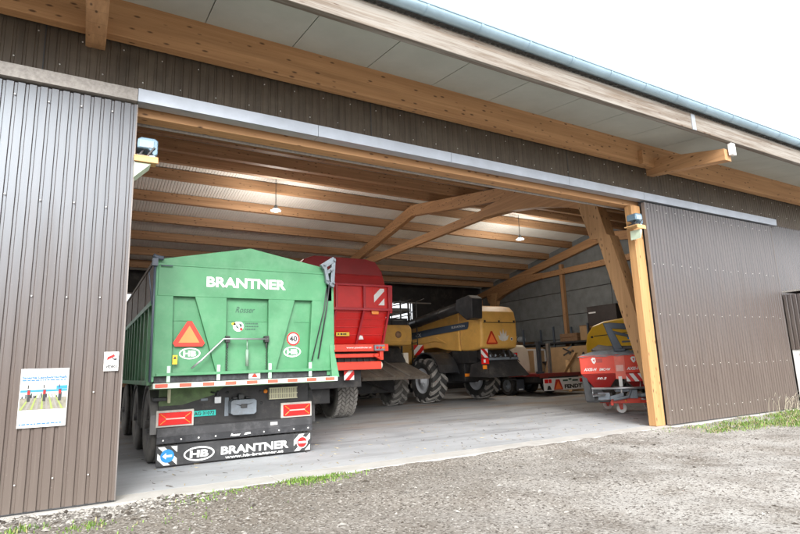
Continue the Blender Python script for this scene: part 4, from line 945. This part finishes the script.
# ------------------------------------------------------------------ yellow machine behind the spreader
YM = thing('harvesting_machine', 'bright yellow machine with rounded hood standing behind the red spreader', 'harvester', (15.2, 4.4, .04))
t = P(YM); 
m = MB(); pr = [(6.1, 1.3), (6.12, 1.8), (6.02, 2.15), (5.75, 2.42), (5.3, 2.53), (4.2, 2.60), (3.0, 2.60), (2.9, 1.3)]
m.prism([(14.2, y, z) for y, z in pr], (2.0, 0, 0)); t(m, 'hood', YEL2, bevel=.08, seg=3)
m = MB(); m.prism([(14.185, 5.7, 2.06), (14.185, 3.2, 2.12), (14.185, 3.2, 2.145), (14.185, 5.7, 2.085)], (.03, 0, 0)); m.box((14.17, 5.75, 2.02), (14.2, 5.82, 2.08)); t(m, 'hood_seam', BLACK)
m = MB(); m.box((14.4, 2.0, .55), (16.0, 5.9, 1.28)); m.tube([(14.1, 5.2, .6), (16.3, 5.2, .6)], .09, 10); t(m, 'chassis', BLACKD, bevel=.02)
m = MB(); m.box((14.3, .7, 1.35), (16.1, 2.85, 3.0)); t(m, 'cab', BLACK, bevel=.05)
wheels(YM, [(14.15, 5.2, .64), (16.3, 5.2, .64)], .6, .32, .45, 'ag', TY, RIMD, lugs=13)
wheels(YM, [(14.2, 2.0, .80), (16.3, 2.0, .80)], .76, .4, .55, 'ag', TY, RIMD, lugs=14)

# ------------------------------------------------------------------ flatbed trailer
FB = thing('flatbed_trailer', 'low flatbed trailer with red deck and white tail board between combine and spreader', 'trailer', (15.4, 11, .04))
t = P(FB)
m = MB(); m.box((14.42, 8.55, .76), (16.85, 14.5, .86)); m.box((14.40, 8.5, .72), (16.87, 8.56, .88)); t(m, 'deck', mat('deck_red', (.24, .035, .03), .5, var=.2, dirt=.4, dirtcol=(.14, .09, .08)), bevel=.008)
m = MB(); m.box((14.36, 8.6, .80), (14.42, 14.5, .87)); m.box((14.355, 9.2, .815), (14.36, 10.4, .845), 1); t(m, 'side_rail', [REDD, WHITE])
m = MB(); m.box((14.9, 8.7, .5), (15.1, 14.4, .76)); m.box((16.2, 8.7, .5), (16.4, 14.4, .76)); m.box((14.6, 10.2, .42), (16.7, 12.6, .6)); m.box((14.45, 8.6, .56), (14.6, 9.4, .74)); t(m, 'chassis', BLACKD, bevel=.01)
m = MB(); m.box((14.50, 8.46, .24), (16.75, 8.49, .69)); m.box((14.8, 8.49, .3), (16.4, 8.52, .75), 1); t(m, 'tail_board', [WHITE, BLACK], bevel=.006)
FT = back_face(8.46)
m = MB(); m.poly([FT.p(x, z, .004) for x, z in ((14.98, .26), (15.48, .26), (15.32, .64), (15.12, .64))], 0); m.poly([FT.p(x, z, .007) for x, z in ((15.05, .29), (15.41, .29), (15.23, .58))], 1); t(m, 'warning_triangle', [TRIR, TRIO])
m = MB(); m.poly([FT.p(x, z, .004) for x, z in ((14.64, .27), (14.88, .27), (14.80, .42), (14.70, .42))]); t(m, 'tail_mark', TXTB)
m = MB(); m.box((14.54, 8.43, .52), (14.72, 8.46, .66), 0); m.box((14.76, 8.43, .52), (14.88, 8.46, .66), 0); m.box((16.4, 8.43, .5), (16.7, 8.46, .64), 0); t(m, 'tail_light', LRED, bevel=.01)
text('lettering', 'FENDT', FT, 15.56, 16.5, .29, .44, TXTB, FB, bold=.05)
m = MB()
for k, (a, b, z) in enumerate(((15.5, 15.75, .56), (15.8, 15.95, .60), (16.0, 16.3, .55))): m.box((a, 8.45, z), (b, 8.458, z+.06))
t(m, 'mark', TXTG)
for y in (10.4, 11.5):
    m = MB(); m.box((14.37, y-.62, .64), (14.75, y+.62, .67)); m.box((14.37, y-.63, .22), (14.75, y-.60, .67)); m.box((14.45, y-.635, .26), (14.68, y-.63, .31), 1); t(m, 'mudguard', [mat('guard_blue', (.07, .08, .10), .5, dirt=.4), WHITE], bevel=.006)
wheels(FB, [(x, y, .42) for y in (10.4, 11.5) for x in (14.56, 16.7)], .38, .24, .34, 'road', RUB, GREYM, lugs=18, deep=.15)
m = MB(); m.box((14.86, 8.95, .86), (14.98, 9.1, 2.1)); m.box((14.82, 8.9, .86), (15.02, 9.15, .95)); t(m, 'stake', SLATE, bevel=.008)
m = MB(); m.box((15.42, 9.0, .86), (15.54, 9.12, 2.02)); t(m, 'stake', STEEL, bevel=.008)
TK = thing('liquid_tank', 'rounded cream plastic tank with red lamp between combine tail and wooden shelves', 'tank', (14.3, 11.2, .86))
m = MB(); m.prism([(13.75, 10.4, 1.00), (13.85, 10.4, 1.85), (14.1, 10.4, 2.08), (15.5, 10.4, 2.02), (15.75, 10.4, 1.80), (15.8, 10.4, .87), (14.6, 10.4, .87)], (0, 1.6, 0)); P(TK)(m, 'tank_shell', OFFW, bevel=.12, seg=4)
m = MB(); m.box((14.7, 10.25, 1.52), (14.95, 10.38, 1.72), 0); m.box((14.72, 10.23, 1.54), (14.93, 10.25, 1.70), 1); m.tube([(14.7, 10.36, 1.6), (14.4, 10.3, 1.75), (14.2, 10.36, 1.9)], .02, 6); m.tube([(14.9, 10.3, 1.5), (15.1, 10.32, 1.35)], .02, 6); P(TK)(m, 'lamp_cluster', [BLACK, LRED], bevel=.01)
m = MB(); m.lathe([(0, .001), (.06, .001), (.06, .18), (0, .2)], (14.7, 11.2, 2.05), 2, 20); P(TK)(m, 'filler_lid', BLACK)

# ------------------------------------------------------------------ stores along the side wall
RK = thing('storage_rack', 'long dark steel storage rack along the grey side wall', 'rack', (19.2, 12, .04))
m = MB()
for y in (7.6, 9.6, 11.6, 13.6, 15.6):
    for x in (18.45, 19.62): m.box((x, y-.04, .041), (x+.07, y+.04, 2.9))
P(RK)(m, 'upright', SLATE)
for z in (.35, 1.25, 2.10):
    m = MB(); m.box((18.4, 7.55, z), (19.7, 15.65, z+.08)); P(RK)(m, 'shelf', BLACKD)
def crate(loc, s, label, cat, m1, slats=True, lid=None, grp=None):
    x, y, z = loc; a, b, h = s; o = thing(cat.replace(' ', '_'), label, cat, loc, grp)
    mb = MB(); 
    if slats:
        n = max(2, int(h/.13)); st = h/n
        for k in range(n):
            for yy in (y-b/2, y+b/2-.02): mb.box((x-a/2, yy, z+k*st+.008), (x+a/2, yy+.02, z+(k+1)*st-.008))
            for xx in (x-a/2, x+a/2-.02): mb.box((xx, y-b/2+.022, z+k*st+.008), (xx+.02, y+b/2-.022, z+(k+1)*st-.008))
        for xx in (x-a/2+.022, x+a/2-.062):
            for yy in (y-b/2+.022, y+b/2-.062): mb.box((xx, yy, z), (xx+.04, yy+.04, z+h))
        mb.box((x-a/2+.02, y-b/2+.02, z+.002), (x+a/2-.02, y+b/2-.02, z+.02))
    else: mb.box((x-a/2, y-b/2, z), (x+a/2, y+b/2, z+h))
    P(o)(mb, 'box_body', m1, bevel=.006)
    l = MB()
    if lid: l.box((x-a/2-.01, y-b/2-.01, z+h), (x+a/2+.01, y+b/2+.01, z+h+.04)); P(o)(l, 'lid', lid, bevel=.005)
    return o
crate((19.0, 10.8, 2.18), (.9, 1.0, .36), 'weathered slatted wooden crate on the rack left of the yellow machine', 'wooden crate', DWOOD)
crate((19.05, 9.95, 2.18), (.8, .5, .62), 'taller brown wooden box beside the slatted crate on the rack', 'wooden box', CARD, False, DWOOD)
o = crate((19.1, 8.95, 2.78), (.9, 1.5, .78), 'big dark case high on the rack above the yellow machine', 'dark case', DCASE, False, DCASE)
m = MB(); m.box((18.645, 9.25, 3.3), (18.65, 9.62, 3.36)); P(o)(m, 'handle_strip', WHITE)
crate((19.1, 8.95, 2.18), (.95, 1.5, .59), 'old plank box under the dark case on the rack', 'plank box', DWOOD)
pa = thing('pallet', 'worn wooden pallet lying on the rack beside the combine tail', 'pallet', (18.9, 14.6, 2.18))
m = MB()
for k in range(3): m.box((18.4, 13.95+.6*k, 2.18), (19.5, 14.07+.6*k, 2.28))
for k in range(6): m.box((18.4+.19*k, 13.9, 2.281), (18.53+.19*k, 15.3, 2.31))
P(pa)(m, 'boards', DWOOD)
ro = thing('tool_roll', 'grey rolled tarpaulin lying on the pallet on the rack', 'tarp roll', (18.9, 14.6, 2.31)); m = MB(); m.tube([(18.75, 13.9, 2.46), (18.8, 14.6, 2.48), (18.75, 15.2, 2.46)], [.13, .16, .12], 12); P(ro)(m, 'roll', TARP)
m = MB(); m.tube([(18.76, 14.2, 2.46), (18.77, 14.24, 2.46)], .165, 12); P(ro)(m, 'strap', BLACK)
cb = thing('cupboard', 'tall tan cupboard with white framed doors beyond the cream tank', 'cupboard', (18.0, 12.6, .04)); m = MB(); m.box((17.3, 12.4, .05), (18.7, 13.0, 1.98)); P(cb)(m, 'carcass', CARD, bevel=.008)
for x in (17.34, 18.02):
    m = MB()
    for a, b in (((x, .12), (x+.09, 1.92)), ((x+.55, .12), (x+.64, 1.92)), ((x+.09, .12), (x+.55, .2)), ((x+.09, 1.84), (x+.55, 1.92))): m.box((a[0], 12.365, a[1]), (b[0], 12.40, b[1]))
    m.box((x+.09, 12.385, .2), (x+.55, 12.40, 1.84), 1); P(cb)(m, 'door', [WHITE, CARD])
cu = thing('wooden_board', 'large upright tan board leaning in front of the rack behind the flatbed', 'board', (18.2, 10.6, .04)); m = MB(); m.prism([(17.9, 9.6, .05), (17.9, 11.9, .05), (18.35, 11.9, 1.95), (18.35, 9.6, 1.95)], (.03, 0, 0)); P(cu)(m, 'panel', CARD)
for i, (a, b, lab) in enumerate((((17.4, 9.9, .05), (17.9, 10.4, 1.35), 'short pale plank leaning against the tan board'), ((17.5, 10.9, .05), (17.3, 9.3, 1.65), 'long pale plank leaning diagonally in front of the tan board'))):
    m = MB(); m.bar(a, b, .14, .04); tag(m.build('plank', PLY, org=V(a)), lab, 'plank')
jk = thing('scrap_machine_parts', 'heap of dark and grey machine parts on the rack left of the red spreader', 'machine parts', (18.2, 9.2, 1.33))
m = MB()
for k in range(24):
    p = V((random.uniform(17.9, 18.5), random.uniform(8.6, 10.6), random.uniform(1.33, 1.9))); m.bar(p, p+V((random.uniform(-.2, .2), random.uniform(-.4, .4), random.uniform(-.25, .25))), random.uniform(.04, .12), random.uniform(.04, .12), random.randint(0, 1))
tag(P(jk)(m, 'metal_parts', [BLACKD, GREYM]), kind='stuff')
dr = thing('drum', 'dark drum standing under the rack beside the tan board', 'drum', (17.6, 8.4, .04)); m = MB(); m.lathe([(0, .001), (0, .29), (.3, .29), (.31, .305), (.33, .305), (.34, .29), (.6, .29), (.61, .305), (.63, .305), (.64, .29), (.88, .29), (.88, .001)], (17.6, 8.4, .05), 2, 28); P(dr)(m, 'drum_shell', SLATE)

# ------------------------------------------------------------------ brown trailer further in, seen past the green one
BT = thing('slatted_trailer', 'brown slatted side trailer standing deeper in the hall past the green trailer', 'trailer', (1.3, 13, .04))
t = P(BT)
m = MB(); m.box((.42, 11.2, 1.0), (.46, 17.0, 2.55)); m.box((2.6, 11.2, 1.0), (2.64, 17.0, 2.55)); m.box((.42, 11.15, 1.0), (2.64, 11.2, 2.55))
for k in range(5): m.box((.36, 11.2, 1.1+.32*k), (.42, 17.0, 1.25+.32*k))
for k in range(7): m.box((.33, 11.2+.9*k, 1.0), (.36, 11.3+.9*k, 2.55))
t(m, 'side_boards', DWOOD, bevel=.005)
m = MB(); m.box((.6, 11.4, .7), (2.4, 16.9, 1.0)); t(m, 'chassis', BLACKD)
wheels(BT, [(x, y, .5) for y in (12.4, 15.6) for x in (.6, 2.45)], .46, .26, .32, 'road', RUB, RIMD)

# ------------------------------------------------------------------ lamps, floodlights, signs
for x, lab in ((4.59, 'lit pendant lamp hanging above the red wagon'), (14.67, 'lit pendant lamp hanging above the yellow combine, right of the timber frame')):
    l = thing('hanging_lamp', lab, 'lamp', (x, 9.3, 6.20), 'pendant lamps under the ridge')
    m = MB(); m.tube([(x, 9.3, 6.34), (x, 9.3, 7.36)], .012, 6); P(l)(m, 'cord', BLACK)
    m = MB(); m.lathe([(.18, .001), (.18, .04), (.10, .07), (.05, .12), (.0, .165), (.0, .155), (.045, .11), (.09, .06), (.09, .001)], (x, 9.3, 6.20), 2, 24); P(l)(m, 'lamp_shade', GREYM)
    m = MB(); m.lathe([(-.01, .001), (.0, .14), (.03, .125)], (x, 9.3, 6.215), 2, 24); P(l)(m, 'lamp_glass', LAMP_E)
    d = bpy.data.lights.new('lamp_light', 'POINT'); d.energy = 240; d.shadow_soft_size = .2; d.color = (1, .95, .87)
    o = bpy.data.objects.new('lamp_light', d); COL.objects.link(o); o.parent = l; o.location = (0, 0, -.30)
def flood(x, y, z, lab, s):
    f = thing('floodlight', lab, 'floodlight', (x, y, z)); t = P(f)
    m = MB(); m.box((x-.01, y-.16, z-.02), (x+.24, y+.13, z+.0)); t(m, 'shelf', PLY, bevel=.004)
    m = MB(); m.box((x-.01, y-.165, z-.075), (x+.24, y-.14, z-.021)); t(m, 'shelf_lip', PLY, bevel=.004)
    m = MB(); m.prism([(x+.0+s, y-.13, z-.08), (x+.17, y-.13, z-.08), (x+s, y-.13, z-.26)], (0, .22, 0)); t(m, 'gusset', mat('pale_gusset', (.55, .66, .52), .6), bevel=.003)
    m = MB(); m.prism([(x+.02, y-.12, z+.10), (x+.02, y-.12, z+.21), (x+.06, y-.12, z+.235), (x+.20, y-.12, z+.235), (x+.235, y-.12, z+.21), (x+.235, y-.12, z+.05), (x+.20, y-.12, z+.02), (x+.14, y-.12, z+.10)], (0, .20, 0)); t(m, 'housing', FLOODB, bevel=.012)
    m = MB(); m.box((x+.04, y-.13, z+.11), (x+.19, y-.121, z+.2)); t(m, 'glass', mat('flood_glass', (.30, .42, .50), .12), bevel=.004)
    m = MB(); m.bar((x+.03, y-.06, z), (x+.10, y-.06, z+.12), .03, .02); m.bar((x+.12, y-.10, z+.0), (x+.20, y-.13, z+.12), .03, .02, 0); m.box((x+.02, y-.1, z), (x+.1, y+.05, z+.035)); m.box((x+.13, y-.11, z+.001), (x+.21, y+.05, z+.03), 1); t(m, 'bracket', [BLACK, WHITE], bevel=.003)
flood(.0, -.02, 3.73, 'blue grey floodlight on a plywood shelf at the left gate edge', 0)
flood(8.58, -.14, 3.80, 'blue grey floodlight on a plywood shelf at the right gate post', .1)
PO = thing('poster', 'paper farming poster with field picture on the left gate', 'poster', (-.675, -.12, .83)); t = P(PO); FP = back_face(-.1205)
px0, px1, pz0, pz1 = -.875, -.475, .828, 1.387
def q(m, x0, z0, x1, z1, mi, off): m.poly([FP.p(px0+x*(px1-px0), pz0+z*(pz1-pz0), off) for x, z in ((x0, z0), (x1, z0), (x1, z1), (x0, z1))], mi)
m = MB(); m.box((px0, -.1205, pz0), (px1, -.118, pz1)); t(m, 'sheet', mat('poster_paper', (.56, .565, .55), .6))
m = MB(); q(m, .02, .30, .98, .64, 0, .002); q(m, .02, .50, .98, .64, 1, .003)
for k in range(9): a = .02+.107*k; m.poly([FP.p(px0+x*(px1-px0), pz0+z*(pz1-pz0), .004) for x, z in ((a, .30), (a+.05, .30), (.5+(a-.5)*.55+.02, .56), (.5+(a-.5)*.55, .56))], 2+k % 2)
q(m, .02, .60, .98, .635, 4, .005); q(m, .75, .64, .98, .70, 4, .005)
for x in (.16, .48, .80): q(m, x, .44, x+.06, .64, 5, .006); q(m, x+.01, .56, x+.05, .62, 6, .007); q(m, x+.0, .66, x+.02, .72, 5, .006)
for k in range(16): x = random.uniform(.05, .9); q(m, x, .5, x+.025, .5+random.uniform(.03, .08), 5, .0055)
t(m, 'picture', [mat('print_soil', (.20, .19, .15), .6, var=.3, scale=30), mat('print_sky', (.42, .50, .50), .6), mat('print_green', (.24, .30, .08), .6), mat('print_grey', (.22, .21, .20), .6), mat('print_blue', (.02, .22, .50), .6), TXTB, LRED])
def pt_(b, x0, x1, z0, z1, mm, bd=.02): text('lettering', b, FP, px0+x0*(px1-px0), px0+x1*(px1-px0), pz0+z0*(pz1-pz0), pz0+z1*(pz1-pz0), mm, PO, off=.003, bold=bd)
pt_('Smarte Landwirtschaft', .04, .96, .825, .87, TXTBL, .03)
PF = mat('print_faint', (.45, .46, .46), .6)
for z, w, s in ((.80, .92, .02), (.955, .5, .012), (.93, .9, .01), (.25, .70, .008), (.235, .72, .008), (.21, .7, .008), (.195, .72, .008), (.18, .5, .008), (.06, .9, .02)):
    x = .04; m = MB()
    while x < w: d = random.uniform(.02, .09); q(m, x, z-s/2, min(x+d, w+.02), z+s/2, 0 if s < .02 else 1, .003); x += d+.02
    t(m, 'print_line', [PF, TXTBL])
m = MB(); 
for k, (x, z) in enumerate(((0.01, .985), (.96, .985), (.01, .01), (.96, .01))): q(m, x, z-.01, x+.03, z+.015, 0, .004)
t(m, 'tape', STEEL)
VS = thing('video_sign', 'small white video surveillance sign at the edge of the left gate', 'sign', (-.105, -.12, 1.35)); t = P(VS)
m = MB(); m.box((-.175, -.1205, 1.345), (-.04, -.118, 1.54)); t(m, 'plate', WHITE)
m = MB(); m.poly([FP.p(x, z, .003) for x, z in ((-.150, 1.458), (-.145, 1.488), (-.085, 1.518), (-.075, 1.495), (-.135, 1.462))]); m.poly([FP.p(x, z, .003) for x, z in ((-.095, 1.47), (-.055, 1.475), (-.060, 1.455), (-.085, 1.455))], 1); m.poly([FP.p(x, z, .003) for x, z in ((-.105, 1.485), (-.095, 1.487), (-.085, 1.465), (-.095, 1.465))], 1); t(m, 'camera_symbol', [LRED, TXTB])
text('lettering', 'VIDEO', FP, -.158, -.056, 1.372, 1.405, TXTB, VS, off=.003, bold=.04)

# ------------------------------------------------------------------ annex at the right end
AX = thing('side_annex', 'low annex with brown sheet top and white wall projecting right of the gates', 'annex', (15.2, -.9, 0)); t = P(AX)
m = MB(); m.box((14.09, -1.6, -.05), (16.6, -.09, 1.37)); t(m, 'white_wall', WHITEW)
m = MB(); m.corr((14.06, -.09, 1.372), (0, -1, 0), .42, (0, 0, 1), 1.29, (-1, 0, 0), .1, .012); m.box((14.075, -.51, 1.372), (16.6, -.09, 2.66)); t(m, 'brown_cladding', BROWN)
m = MB(); m.box((14.06, -1.6, 1.372), (16.6, -.53, 2.72)); t(m, 'wooden_cladding', mat('reddish_wood', (.30, .10, .05), .6, var=.2, stretch=(8, 8, .6)))
m = MB(); m.box((14.04, -1.65, 2.722), (16.7, -.1, 2.76)); t(m, 'annex_roof', ZINCD)
m = MB(); m.box((14.07, -.42, 1.24), (14.089, -.24, 1.275)); t(m, 'door_handle', BLACK)

# ------------------------------------------------------------------ daylight and camera
w = bpy.data.worlds.new('World'); scn.world = w; w.use_nodes = True; nt = w.node_tree
sk = nt.nodes.new('ShaderNodeTexSky'); sk.sky_type = 'NISHITA'; sk.sun_disc = False
SE, SA = 31, 203
sk.sun_elevation = math.radians(SE); sk.sun_rotation = math.radians(SA); sk.air_density = 1.2; sk.dust_density = 6; sk.ozone_density = .6
hs = nt.nodes.new('ShaderNodeHueSaturation'); hs.inputs['Saturation'].default_value = .12
nt.links.new(sk.outputs[0], hs.inputs['Color'])
bg = nt.nodes['Background']; nt.links.new(_mix(nt, .6, hs.outputs[0], (3.3, 3.3, 3.36)), bg.inputs['Color']); bg.inputs['Strength'].default_value = SKY
sd = bpy.data.lights.new('sun', 'SUN'); sd.energy = SUN; sd.angle = math.radians(26); sd.color = (1, .96, .9)
so = bpy.data.objects.new('sun', sd); COL.objects.link(so)
a, e = math.radians(SA), math.radians(SE)
d = V((math.sin(a)*math.cos(e), math.cos(a)*math.cos(e), math.sin(e)))
so.rotation_euler = d.to_track_quat('Z', 'Y').to_euler(); so.location = (0, -10, 20)
cd = bpy.data.cameras.new('camera'); cd.lens = 542.371/800*36; cd.sensor_width = 36; cd.clip_end = 2000; cd.clip_start = .05
co = bpy.data.objects.new('camera', cd); COL.objects.link(co); scn.camera = co
yaw, pitch, roll = .534125, .183941, -.035338
F0 = V((math.sin(yaw)*math.cos(pitch), math.cos(yaw)*math.cos(pitch), math.sin(pitch))); R0 = V((math.cos(yaw), -math.sin(yaw), 0)); U0 = R0.cross(F0)
R_ = R0*math.cos(roll)+U0*math.sin(roll); U_ = U0*math.cos(roll)-R0*math.sin(roll)
co.matrix_world = Matrix(((R_.x, U_.x, -F0.x, -.400002), (R_.y, U_.y, -F0.y, -6.590162), (R_.z, U_.z, -F0.z, 1.271), (0, 0, 0, 1)))
scn.view_settings.view_transform = 'Standard'; scn.view_settings.look = 'None'; scn.view_settings.exposure = 0
